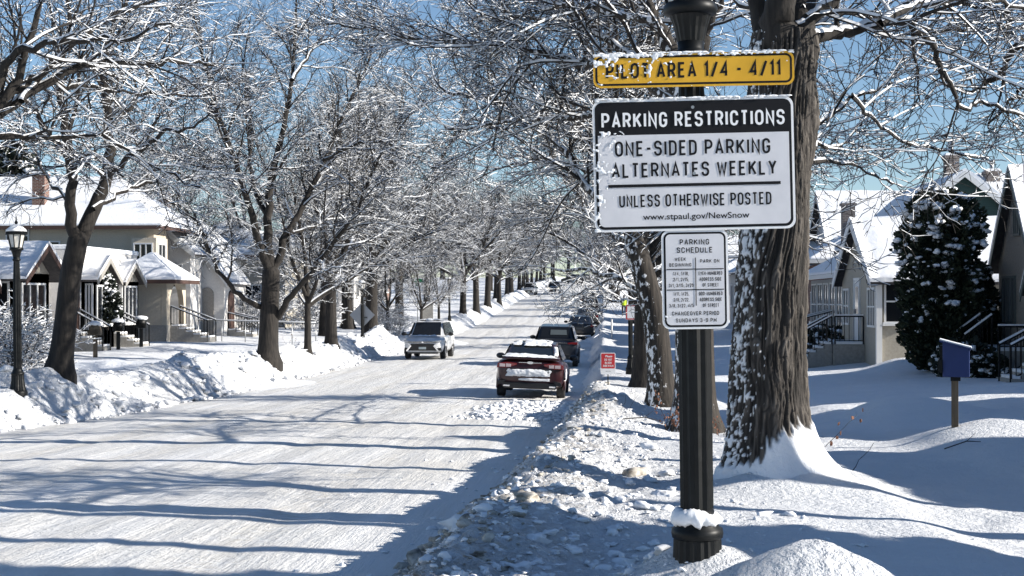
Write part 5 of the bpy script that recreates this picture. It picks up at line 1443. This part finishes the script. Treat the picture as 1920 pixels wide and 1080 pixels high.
h.window('S', 46, -22.6, zb+1.2, 1.0, 1.7, mull=2)
h.wall(-21.55, -20.6, 46.8, 48.6, zb, 3.4, M['brick']); h.gable(-21.55, -20.6, 46.8, 48.6, zb, 3.4, 4.2, 'x', M['tan'], ov=.4, snow=.18, fascia='brown_trim', wall=False)
h.window('E', -21.55, 54.2, zb+1.1, 1.2, 1.6, mull=2); h.door('E', -20.45, 56.75, zb+.7); h.door('E', -20.45, 60.7, zb+.7)
h.steps(-20.4, -18.9, 60.1, 61.3, .75, 1.45, '-x', 5); h.steps(-20.4, -19.2, 56.3, 57.3, .75, 1.4, '-x', 4)
# --- left: two-storey beige house with a hipped porch
h = House(-23, 72, .9, 'two-storey beige stucco house with a brick chimney and arched hip-roofed porch')
xr = xpix(274, 70)
h.wall(-40, xr, 70, 72.0, .5, 6.15, M['beige']); h.wall(-40, xr-3.4, 72.003, 77, .5, 6.14, M['beige'])
rf = h.hip(-40, xr, 70, 77, 6.22, 8.75, inset=3.4, ov=.5)
h.chimney(xpix(47, 70.9), 71.3, 6.3, 8.75, .62, .62, 'brick')
h.vent(xpix(92, 72.5), 72.2, 7.5); h.vent(xpix(118, 72), 72.9, 8.0)
h.window('S', 70, xpix(8, 70), zpix(463, 70), 1.15, 1.15, 'trim', 2, True); h.window('S', 70, xpix(73, 70), zpix(474, 70), .95, .62, 'trim', 1)
m = MB(); m.bb(xr-1.0, xr+.22, 69.65, 71.5, 3.6, 5.65); h.fin(m, 'bay', M['beige'])
h.window('S', 69.65, xr-.40, 3.95, .95, 1.45, 'trim', 3); h.window('E', xr+.22, 70.5, 3.95, 1.2, 1.45, 'trim', 2)
px0, px1 = xpix(226, 66.5), xpix(299, 66.5)
# porch shell with arches (south and street sides)
def arch_wall(h, axis, at, thick, a0, a1, z0, z1, openings, m_):
    """wall panel with round-headed openings [(c, w, z_sill, z_spring)]"""
    poly = []
    edges = [a0]
    mb = MB(); cur = a0
    P = (lambda a, t, z: (a, t, z)) if axis == 'y' else (lambda a, t, z: (t, a, z))
    def seg(pts):
        n = len(pts); V = [P(a, at, z) for a, z in pts] + [P(a, at+thick, z) for a, z in pts]
        mb.add(V, [tuple(range(n)), tuple(range(n, 2*n))[::-1]] + [(i, n+i, n+(i+1) % n, (i+1) % n) for i in range(n)])
    for c, w, zs, zp in openings:
        seg([(cur, z0), (c-w/2, z0), (c-w/2, z1), (cur, z1)])
        if zs > z0: seg([(c-w/2, z0), (c+w/2, z0), (c+w/2, zs), (c-w/2, zs)])
        N = 8; rr = w/2
        ar = [(c-rr*math.cos(math.pi*k/N), zp+rr*math.sin(math.pi*k/N)) for k in range(N+1)]
        for k in range(N):
            seg([ar[k], ar[k+1], (ar[k+1][0], z1), (ar[k][0], z1)])
        cur = c+w/2
    seg([(cur, z0), (a1, z0), (a1, z1), (cur, z1)])
    h.fin(mb, 'porch_wall', m_)
h.wall(px0-.4, px1-1.7, 66.5, 69.64, .5, 3.55, M['beige'])
h.wall(px1-1.695, px1, 66.5, 69.64, .5, 1.55, M['concrete'])
arch_wall(h, 'x', px1-.25, .25, 66.5, 69.6, 1.552, 3.55, [(68.15, 2.3, 1.552, 2.35)], M['beige'])
h.wall(px1-1.69, px1-.26, 66.5, 66.75, 1.552, 3.55, M['beige'], 'porch_wall')
h.hip(px0-.4, px1, 66.5, 69.4, 3.6, 4.75, ov=.55)
h.door('E', px1-1.69, 68.1, 1.56, m_='brown_trim')
h.steps(px1+.01, px1+1.7, 67.1, 68.7, .85, 1.5, '-x', 5)
# --- left: white gabled house beyond
h = House(-23.5, 80, .9, 'white stucco house with steep snowy gables and an arched entry beyond the beige house')
xe = xpix(345, 74.5)
h.gable(xe-5.4, xe, 74.5, 85, .5, 5.15, 7.3, 'y', M['white_stucco'], ov=.3, fascia='trim')
xe2 = xpix(412, 77)
h.gable(xe2-2.9, xe2, 76.8, 81.5, .5, 3.75, 6.1, 'y', M['white_stucco'], ov=.22, fascia='trim', rid=xe2-1.75)
h.window('S', 74.5, xe-.7, 3.3, .6, 1.2, 'trim', 1); h.window('S', 76.8, xpix(352, 77), 2.2, .42, 1.3, 'trim', 1, True)
h.window('E', xe, 83.2, 3.2, 1.3, 1.4, mull=2, cross=True); h.window('E', xe2, 80.4, 1.9, .9, 1.3, mull=2)
N = 10; xa = xpix(379, 77)
m = MB(); m.prism([(xa-.38, .9), (xa+.38, .9)] + [(xa+.38*math.cos(math.pi*k/N), 2.95+.38*math.sin(math.pi*k/N)) for k in range(N+1)], 'y', 76.74, 76.9); h.fin(m, 'arched_niche', M['grey_stucco'])
m = MB(); m.prism([(77.6, .9), (78.8, .9)] + [(78.2+.6*math.cos(math.pi*k/N), 2.6+.6*math.sin(math.pi*k/N)) for k in range(N+1)], 'x', xe2-.05, xe2+.06); h.fin(m, 'door', M['brown_trim'])
h.steps(xe2+.02, xe2+1.3, 77.5, 78.9, .8, 1.1, '-x', 3)
h.chimney(xe-3, 80, 6.5, 8.4, .6, .6, 'grey_brick')
# --- far houses on both sides
FAR = [(-31, -21.5, 100, 109, 'tan', 5.6, 8.2, 'hip', 'tan stucco house behind the thin saplings on the left'),
       (-32, -22, 114, 123, 'grey_siding', 4.2, 7.4, 'x', 'grey clapboard house behind the V-forked tree on the left'),
       (-32, -21.5, 128, 137, 'white_stucco', 5.4, 8.4, 'y', 'pale house behind the row of dark trunks on the left'),
       (-32, -22, 144, 153, 'brick', 4.6, 7.5, 'hip', 'brick house far along the left side'),
       (9, 19, 84, 93, 'tan', 4.2, 6.6, 'x', 'tan bungalow hidden behind the right trees, past the dark roofs'),
       (9, 19, 98, 107, 'grey_siding', 4.4, 7.0, 'y', 'grey house far along the right side'),
       (9, 19, 113, 122, 'white_stucco', 4.4, 7.0, 'hip', 'pale hip-roofed house far along the right side'),
       (9, 19, 130, 139, 'brick', 4.8, 7.4, 'x', 'brick house far along the right side behind the walker')]
for x0, x1, y0, y1, m_, ze, zr, kind, lab in FAR:
    b = float(ground(x0 if x0 > 0 else x1, (y0+y1)/2, False)); ze += b - .8; zr += b - .8
    h = House((x0+x1)/2, (y0+y1)/2, b, lab)
    if kind == 'hip': h.wall(x0, x1, y0, y1, b-1, ze-.18, M[m_]); h.hip(x0, x1, y0, y1, ze, zr)
    else: h.gable(x0, x1, y0, y1, b-1, ze, zr, kind, M[m_])
    f, at = ('W', x0) if x0 > 0 else ('E', x1)
    for c in (.2, .78): h.window(f, at, y0+(y1-y0)*c, b+1.3, 1.5, 1.5, mull=2)
    h.door(f, at, y0+(y1-y0)*.5, b+.6); h.window('S', y0, (x0+x1)/2 + (2.5 if x0 < 0 else -2.5), b+1.3, 1.3, 1.5, mull=2); h.window('S', y0, (x0+x1)/2, b+1.3, 1.0, 1.5, mull=1)
# --- right: grey steep-gabled house nearest the camera
h = House(12, 40, .9, 'grey stucco house with a steep street gable and barred windows at the right edge')
XF = 11.0
h.gable(XF, 19, 38.55, 42.35, .3, 3.72, 6.18, 'x', M['grey_stucco'], ov=.22, snow=.2, fascia='grey_trim')
h.gable(XF+2.2, 20, 29.4, 38.4, .3, 3.4, 7.0, 'y', M['grey_stucco'], ov=.3, snow=.2, fascia='grey_trim')
h.gable(XF-.3, XF+.02, 35.2, 38.5, .3, 2.95, 5.0, 'x', M['grey_stucco'], ov=.12, snow=.16, fascia='grey_trim')
h.window('W', XF, 41.25, zpix(608, 41), 1.30, 1.32, 'grey_trim', 4, glass='curtain', sill=False); h.window('W', XF, 40.45, zpix(445, 40.6), .62, .90, 'grey_trim', 3, glass='curtain', sill=False)
h.wall(XF-1.05, XF-.01, 38.52, 41.6, .3, 1.42, M['concrete'], 'porch'); h.fin(MB().bb(XF-1.0, XF-.02, 38.57, 41.55, 1.422, 1.50), 'snow_cover', M['snow'])
h.railing([(XF-1.0, 38.57, 1.42), (XF-.05, 38.57, 1.42)], h=.62)
h.steps(XF-1.75, XF-1.06, 38.9, 40.2, .9, 1.42, '+x', 3)
h.steps(XF-1.55, XF-.31, 35.3, 36.4, .75, 1.42, '+x', 5)
h.door('W', XF-.3, 37.2, 1.43)
# --- right: bungalow with the white corner post
h = House(11, 49, .9, 'cream bungalow with a white corner post and broad snowy roof behind the tall evergreen')
x0 = xpix(1640, 46.3)
h.gable(x0, x0+12, 46.3, 53.2, .3, 3.32, 5.25, 'x', M['tan'], ov=.28, snow=.2)
h.window('S', 46.3, x0+.56, zpix(606, 46.3), .78, 1.30, 'trim', 1, True, t=.06); h.window('S', 46.3, x0+4.6, 1.75, 1.6, 1.3, 'trim', 2)
h.window('W', x0, 47.35, 1.85, 1.35, 1.25, 'trim', 3, True, 'glass', sill=False); h.window('W', x0, 52.2, 1.85, 1.2, 1.25, 'trim', 2, True, 'glass', sill=False)
m = MB(); m.bb(x0-.07, x0+.10, 46.20, 46.38, .3, 3.2); h.fin(m, 'corner_post', M['trim'])
h.door('W', x0, 50.0, 1.3, m_='trim')
h.wall(x0-1.0, x0-.01, 48.6, 51.2, .3, 1.28, M['concrete'], 'stoop'); h.fin(MB().bb(x0-.95, x0-.02, 48.65, 51.15, 1.282, 1.36), 'snow_cover', M['snow'])
h.steps(x0-2.0, x0-1.02, 48.8, 50.0, .75, 1.28, '+x', 4); h.railing([(x0-.95, 48.65, 1.28), (x0-.05, 48.65, 1.28)])
# --- right: next bungalow with the glazed porch
h = House(11, 62, .9, 'bungalow with a long glazed porch under stacked snowy hip roofs, left of the white post')
x0 = xpix(1577, 58); xl = x0 - .2
h.wall(x0, x0+3.2, 58, 67, .3, 3.55, M['grey_siding']); h.hip(x0, x0+3.0, 58, 67, 3.72, 4.85, inset=3.0, ov=.45, fascia='trim')
h.window('S', 58, x0+.72, 1.55, 1.25, 1.85, 'trim', 1, True, t=.09); h.window('S', 58, x0+2.3, 1.55, 1.2, 1.85, 'trim', 1, True, t=.09)
for k in range(5): h.window('W', x0, 58.9+1.75*k, 1.55, 1.45, 1.85, 'trim', 2, True, 'glass', sill=False)
h.wall(x0+1.8, x0+13, 59.5, 68.5, 3.0, 5.0, M['grey_siding']); h.hip(x0+1.8, x0+13, 59.5, 68.5, 5.15, 7.9, inset=4.2, ov=.45, fascia='trim')
h.chimney(xpix(1585, 62), 62.0, 4.2, zpix(388, 62), .5, .5, 'grey_brick')
h.steps(x0-2.4, x0-.01, 60.6, 62.0, .75, 1.35, '+x', 4)
h = House(12, 76, .9, 'red brick house with a snowy roof showing just right of the foreground trunk')
x0 = xpix(1532, 72)
h.wall(x0, x0+9, 72, 80, .3, 4.4, M['brick']); h.hip(x0, x0+9, 72, 80, 4.6, 7.0, ov=.5, fascia='trim'); h.window('W', x0, 74, 1.6, 1.6, 1.5, mull=2); h.window('S', 72, x0+1.0, 2.2, .8, 1.5, 'trim')
h.window('S', 72, x0+2.6, 2.2, 1.0, 1.5, 'trim', 2)
# --- right: dark green gabled house at the back with two chimneys
h = House(16, 60, .9, 'dark green gabled house with white rakes and a brick chimney rising behind the evergreen')
xc = xpix(1795, 57); yg = 57
h.gable(xc-3.1, xc+3.1, yg, yg+9, .3, 4.95, 7.42, 'y', M['green_siding'], ov=.28, snow=.2)
h.gable(xc-3.0, xc+6, yg-3.4, yg-.5, .3, 3.7, 5.3, 'x', M['tan'], ov=.3, snow=.2)
h.chimney(xpix(1776, 60), 60.2, 6.2, zpix(300, 60), .52, .52, 'grey_brick', pot=.45)
h.chimney(xpix(1853, 63), 63.5, 5.0, zpix(328, 63), .56, .56, 'grey_brick', pot=.35)
h = House(24, 84, .9, 'house with a broad white roof plane far behind the green gable')
h.gable(xpix(1560, 80), xpix(1745, 80), 80, 88, .3, 5.4, 8.6, 'x', M['grey_siding'], ov=.4)
h.window('W', xpix(1560, 80), 83, 2.2, 1.4, 1.5, mull=2); h.window('S', 80, xpix(1600, 80), 2.2, 1.4, 1.5, mull=2)
h = House(30, 90, .9, 'low white roof glimpsed at the right beyond the second chimney')
h.gable(xpix(1868, 90), xpix(1960, 90), 90, 98, .3, 6.0, 9.3, 'x', M['grey_siding'], ov=.4)

# --- neighbouring houses just outside the frame on the right; their shadows lie across the yard
h = House(15, 23, 1.0, 'grey bungalow next door to the right edge, out of the picture')
h.gable(10.5, 19, 20.2, 27.2, .3, 3.6, 6.4, 'x', M['grey_stucco'], ov=.3)
h.window('W', 10.5, 22, 1.9, 1.4, 1.3, mull=2); h.door('W', 10.5, 25, 1.3); h.window('S', 20.2, 14, 1.9, 1.4, 1.3, mull=2)
h = House(15, 15, 1.0, 'tan bungalow beyond the right edge, out of the picture')
h.gable(9.5, 18, 12.0, 17.4, .3, 3.6, 6.0, 'y', M['tan'], ov=.3)
h.window('W', 9.5, 13.5, 1.9, 1.4, 1.3, mull=2); h.door('W', 9.5, 16, 1.3); h.window('S', 12.0, 13, 1.9, 1.4, 1.3, mull=2)

# ------------------------------------------------------------------ evergreens and shrubs
def evergreen(name, x, y, z0, prof, n, leaf, m_, label, cat, seed, snow_n, snow_r, lobes=.16, topw=.5):
    """prof: [(height, radius)]; leaf sprays scattered through the shell, snow clots on the sunny and upper sides"""
    rs_ = np.random.RandomState(seed); o = empty(name, (x, y, z0), 0, label, cat)
    hs = np.array([p[0] for p in prof]); rs2 = np.array([p[1] for p in prof]); H = hs[-1]
    def shell(hh, a): return np.interp(hh, hs, rs2) * (1 + lobes*vn(np.cos(a)*2.2, np.sin(a)*2.2, hh*1.5+seed)*1.3 + lobes*.9*vn(np.cos(a)*6, np.sin(a)*6, hh*4+seed))
    w = np.interp(np.linspace(0, H, 200), hs, rs2); cdf = np.cumsum(w); cdf /= cdf[-1]
    hh = np.interp(rs_.rand(n), cdf, np.linspace(0, H, 200)); a = rs_.rand(n)*6.283
    f = 1 - .45*rs_.rand(n)**1.8
    rad = shell(hh, a)*f
    P = np.stack([rad*np.cos(a), rad*np.sin(a), hh], -1)
    out = np.stack([np.cos(a), np.sin(a), .5 + .3*rs_.randn(n)], -1) + rs_.randn(n, 3)*.35; out /= np.linalg.norm(out, axis=1, keepdims=True)
    s1 = np.cross(out, rs_.randn(n, 3)); s1 /= np.linalg.norm(s1, axis=1, keepdims=True)
    L = leaf*(.6 + .8*rs_.rand(n))[:, None]
    V = np.stack([P - s1*L*.10, P + s1*L*.10, P + out*L*.55 + s1*L*.34, P + out*L, P + out*L*.55 - s1*L*.34], 1)
    F = np.stack([np.array([[0,1,2,2],[0,2,3,4]]) + 5*i for i in range(n)]).reshape(-1, 4) if False else None
    idx = 5*np.arange(n)[:, None]
    F = np.concatenate([idx + np.array([[0,1,2,4]]), idx + np.array([[4,2,3,3]])])
    tri = idx + np.array([[4,2,3]])
    me = bpy.data.meshes.new(name + '_foliage')
    nq, nt = n, n; me.vertices.add(5*n); me.vertices.foreach_set('co', V.astype(np.float32).ravel()); me.loops.add(4*nq+3*nt); me.polygons.add(nq+nt)
    me.polygons.foreach_set('loop_start', np.concatenate([np.arange(0, 4*nq, 4), 4*nq + np.arange(0, 3*nt, 3)]).astype(np.int32))
    me.loops.foreach_set('vertex_index', np.concatenate([(idx + np.array([[0,1,2,4]])).ravel(), tri.ravel()]).astype(np.int32))
    me.materials.append(M[m_]); me.update(calc_edges=True); link('foliage', me, o)
    m = MB()
    # dark heart so that the sky does not show straight through the middle
    for k in range(10):
        z = H*(.05 + .85*k/10); r_ = .62*float(np.interp(z, hs, rs2)); m.blob((0, 0, z), (r_, r_, H*.09), k+seed, n=6, rough=.3)
    link_o = m.build('inner_foliage', M[m_], o)
    m = MB(); m.tube([(0,0,-.3),(0,0,H*.5)], .09, 8); m.build('trunk', M['bark'], o)
    m = MB(); k = 0
    while k < snow_n:
        z = H * (1 - rs_.rand()**(.9 if topw > .4 else .6)*.97); a_ = rs_.rand()*6.283
        if rs_.rand() > (z/H)**(2.0 if topw > .4 else .8) + .06: continue
        k += 1; r_ = float(shell(z, a_))*(.88 + .18*rs_.rand()); s_ = snow_r*(.35 + 1.0*rs_.rand()**1.5)*(.65 + .5*z/H)
        for q in range(3 if s_ > snow_r*.7 else 1):
            m.blob((r_*math.cos(a_) + rs_.randn()*s_*.7, r_*math.sin(a_) + rs_.randn()*s_*.7, z + rs_.randn()*s_*.3), (s_*(.7+.4*rs_.rand()), s_*(.7+.4*rs_.rand()), s_*(.45+.3*rs_.rand())), k+7*q, n=4, rough=.6)
    m.build('snow_clots', M['snow'], o)
    return o
p = on(1765, 40.5)
evergreen('evergreen', p[0], p[1], W(1762, 693, 40.5)[2], [(0,.40),(.45,.74),(1.2,.92),(2.2,.98),(3.2,.96),(4.1,.93),(4.5,.80),(4.75,.52),(4.9,.15)], 26000, .115, 'needles', 'tall rounded dark evergreen with snow clots on top, before the right houses', 'evergreen', 3, 420, .088, lobes=.26)
p = on(1835, 41.5)
evergreen('evergreen', p[0]+.05, p[1], p[2], [(0,.3),(.8,.45),(1.8,.42),(2.6,.26),(2.95,.1)], 3000, .15, 'needles', 'smaller dark evergreen tucked against the grey house beside the tall one', 'evergreen', 9, 70, .075)
p = on(200, 60)
evergreen('evergreen', p[0], p[1], W(200, 605, 60)[2], [(0,.35),(.4,.56),(1.1,.42),(1.7,.22),(2.0,.05)], 2600, .14, 'yew', 'small pointed snow-dusted spruce before the brick bays on the left', 'evergreen', 5, 150, .075, topw=.1)
p = W(25, 560, 92)
evergreen('conifer', p[0], p[1], .9, [(0,1.2),(2,2.5),(5,2.4),(8,1.6),(10.5,.8),(11.5,.15)], 9000, .5, 'yew', 'dark snow-dusted conifer rising behind the beige house chimney', 'conifer', 6, 350, .22, topw=.1)
evergreen('evergreen', 9.2, 7.6, .9, [(0,.6),(.8,1.25),(5,1.35),(8,.95),(9.6,.2)], 7000, .3, 'needles', 'tall evergreen added beside the viewer for its shadow, out of the picture on the right', 'evergreen', 12, 60, .12)  # unseen column of foliage, added to shade the foreground snow
for px, d, hgt, wd_, lab in ((1808, 38.2, .95, .75, 'low snow-topped yew beside the steps of the grey house'), (1545, 57, 1.1, 1.2, 'broad snow-laden shrub before the glazed porch, right of the big trunk'), (1575, 52.5, .75, .8, 'low snowy shrub left of the black stair railing'), (1850, 37.6, .6, .5, 'small dark bush under the porch railing at the right')):
    p = on(px, d)
    evergreen('shrub', p[0], p[1], p[2]-.05, [(0,wd_*.7),(hgt*.4,wd_),(hgt*.8,wd_*.8),(hgt,wd_*.3)], 2200, .14, 'yew', lab, 'shrub', int(px), 200 if 'broad' in lab or 'low' in lab else 60, .085, topw=.1)
# twiggy deciduous bushes, snow on every stem
def bush(seed, n, hgt, spread, dens=(.20, .12, .09)):
    t = Tree(seed, dens, (.8, .35, .16), rmin=.004, droop=.02, snow=.9)
    for k in range(n):
        a = t.rs.rand()*6.28; rr_ = spread*.35*t.rs.rand()**.5
        pts = t.walk((rr_*math.cos(a), rr_*math.sin(a), -.1), (math.cos(a)*.45, math.sin(a)*.45, 1), hgt*(.7+.5*t.rs.rand()), 8, .14, -.02)
        t.add(1, pts, .014, .005)
    V, F, Mi = t.tubes(t.br[1] + t.br[2], 5, .014, .2, seed); V2, F2, Mi2 = t.tubes(t.br[3] + t.br[4], 4, .014, .1, seed+1)
    return mesh_np('bush', np.concatenate([V, V2]), np.concatenate([F, F2 + len(V)]), [M['twig'], M['twig_snow']], np.concatenate([Mi, Mi2]))
B1, B2 = bush(61, 16, 1.5, 1.6), bush(62, 12, 1.3, 1.2)
for px, d, me, s_, lab in ((-5, 33, B1, 1.0, 'tangled snow-covered bush at the left edge behind the lamp post'), (60, 36.5, B2, 1.0, 'snowy twig bush between the lamp post and the forked tree'), (15, 39, B1, 1.1, 'snow-bent bush before the brick bays at the left edge'),
                           (455, 82, B1, 1.35, 'round brown bush before the white gabled house'), (440, 90, B2, 1.5, 'bare bush behind the round brown bush'), (740, 82, B2, .9, 'thin bare shrub beside the sapling left of the white car'), (560, 95, B1, 1.5, 'bare snowy shrub behind the slim trunk'), (600, 88, B2, 1.7, 'dark snowy shrub behind the mid-sized tree'), (710, 100, B1, 1.3, 'bare shrub in front of the tan house'), (500, 100, B1, 1.7, 'tall bare shrub behind the broad tree')):
    p = on(px, d); o = tag(link('bush', me), lab, 'bush'); o.location = p; o.scale = (s_,)*3; o.rotation_euler = (0, 0, px*.7)
# iron pipe fence across the left yard
p0, p1 = on(372, 70), on(592, 70)
o = empty('yard_fence', p0, 0, 'low pipe fence crossing the yard behind the broad tree on the left', 'fence')
m = MB(); e = Vector(p1 - p0)
m.tube([(0,0,1.02), (e.x, e.y, e.z+1.02)], .028, 6); m.build('rail', M['steel'], o)
for k in range(6):
    q = e*k/5; MB().tube([(q.x, q.y, q.z-.3), (q.x, q.y, q.z+1.02)], .026, 6).build('post', M['steel'], o)
m = MB(); m.bar((0,0,1.055), (e.x, e.y, e.z+1.055), .05, .035); m.build('snow_cover', M['snow'], o)
# letter boxes on posts beside the left steps
def letterbox(px, d, hgt, lab, m_, post):
    p = on(px, d); o = empty('mailbox', p, R(12), lab, 'mailbox')
    m = MB(); m.bb(-.07, .07, -.07, .07, -.3, hgt-.02); m.build('post', M[post], o)
    m = MB(); m.bb(-.20, .20, -.26, .26, hgt, hgt+.20); m.tube([(0,-.26,hgt+.20),(0,.26,hgt+.20)], .19, 14); m.build('box', M[m_], o)
    m = MB(); m.blob((0,0,hgt+.40), (.27,.32,.10), 3, n=8, rough=.12); m.build('snow_cap', M['snow'], o)
letterbox(265, 60.5, .75, 'black mailbox with a snow cap, farthest right of the posted boxes', 'iron', 'iron')
letterbox(222, 58.5, .72, 'dark mailbox with a snow cap between two other posted boxes', 'iron', 'iron')
letterbox(179, 52, .75, 'wooden posted box with a thick snow cap nearest the forked tree', 'wood', 'wood')
# dry stalks and fallen sticks
def stalks(px, d, n, hgt, label, m_, seed, leaf=0):
    rs_ = np.random.RandomState(seed); p = on(px, d); m = MB(); lf = MB()
    for k in range(n):
        a = rs_.rand()*6.28; q = Vector((rs_.randn()*.05, rs_.randn()*.05, -.1)); pts = [q.copy()]
        dv = Vector((math.cos(a)*.5, math.sin(a)*.5, 1)).normalized()
        for i in range(6):
            dv = (dv + Vector(rs_.randn(3))*.22).normalized(); q = q + dv*hgt/6; pts.append(q.copy())
            if leaf and i > 1:
                for z in range(leaf): c = q + Vector(rs_.randn(3))*.05; lf.box(c, (.022, .008, .032), 0, Matrix.Rotation(rs_.rand()*6, 3, 'X') @ Matrix.Rotation(rs_.rand()*6, 3, 'Z'))
        m.tube(pts, [.005*(1-.1*i) for i in range(7)], 4)
    o = m.build('dry_stalk', M[m_], None, p); tag(o, label, 'plant')
    if leaf: lf.build('leaf', M['dry_leaf'], o)
stalks(1530, 13.6, 3, .85, 'thin dry stalk with a few red-brown leaves right of the big trunk', 'twig', 1, 2)
stalks(1595, 15.5, 2, .5, 'pale thin dry stalk standing alone in the shaded snow', 'twig', 2)
stalks(1262, 21.5, 7, .7, 'cluster of rusty dry leaves at the foot of the trunk behind the sign post', 'twig', 3, 5)
stalks(1345, 20.5, 3, .5, 'small dry leafy sprig right of the sign post', 'twig', 4, 4)
stalks(545, 62, 4, .7, 'dark seed-head stalks in the snow beside the slim trunk', 'twig', 5, 1)
stalks(1165, 23.5, 2, .45, 'bent dark twig poking from the crest of the near snowbank', 'twig', 6)
def stick(px, d, L, ang, label):
    p = on(px, d); q = p + np.array([L*math.cos(ang), L*math.sin(ang), 0]); z0, z1 = [float(max(ground(a[0], a[1]), -9)) + .03 for a in (p, q)]
    md = (p+q)/2; m = MB(); m.tube([(p[0],p[1],z0), (md[0]+.05,md[1],(z0+z1)/2+.05), (q[0],q[1],z1)], [.008,.007,.004], 5); m.tube([(md[0]+.05,md[1],(z0+z1)/2+.05), (md[0]+.18,md[1]+.1,(z0+z1)/2+.14)], [.005,.003], 4)
    tag(m.build('fallen_stick', M['twig']), label, 'stick')
stick(1160, 22.5, .7, .2, 'crooked dark stick lying on the near snowbank'); stick(1770, 18.2, .45, .1, 'short twig on the snow before the blue box')
# ------------------------------------------------------------------ light, sky, camera
SUN_EL = R(25); AZ = R(7)         # the sun stands to the right, a little behind us
sx, sy, sz = math.cos(SUN_EL)*math.cos(AZ), -math.cos(SUN_EL)*math.sin(AZ), math.sin(SUN_EL)
sun = bpy.data.lights.new('sun', 'SUN'); sun.energy = 4.2; sun.angle = R(.5); sun.color = (1.0, .945, .86)
so = bpy.data.objects.new('sun', sun); COL.objects.link(so); so.rotation_euler = Vector((sx, sy, sz)).to_track_quat('Z', 'Y').to_euler()
wd = bpy.data.worlds.new('World'); SC.world = wd; wd.use_nodes = True; nt = wd.node_tree
sk = nt.nodes.new('ShaderNodeTexSky'); sk.sky_type = 'NISHITA'; sk.sun_disc = False; sk.sun_elevation = SUN_EL; sk.sun_rotation = math.atan2(sx, sy); sk.air_density = .88; sk.dust_density = 0.0; sk.ozone_density = 3.2
nt.links.new(sk.outputs['Color'], nt.nodes['Background'].inputs['Color']); nt.nodes['Background'].inputs['Strength'].default_value = .068
cd = bpy.data.cameras.new('camera'); co = bpy.data.objects.new('camera', cd); COL.objects.link(co); SC.camera = co
cd.sensor_width = 36; cd.lens = FPX/1920*36; cd.clip_end = 3000; cd.clip_start = .1
co.matrix_world = Matrix(((RGT[0], UPV[0], -FWD[0], 0), (RGT[1], UPV[1], -FWD[1], 0), (RGT[2], UPV[2], -FWD[2], CAMZ), (0, 0, 0, 1)))
SC.view_settings.view_transform = 'Standard'; SC.view_settings.look = 'None'; SC.view_settings.gamma = 1; SC.view_settings.exposure = 1.0
SC.cycles.max_bounces = 5; SC.cycles.diffuse_bounces = 1; SC.cycles.glossy_bounces = 3; SC.cycles.use_denoising = True
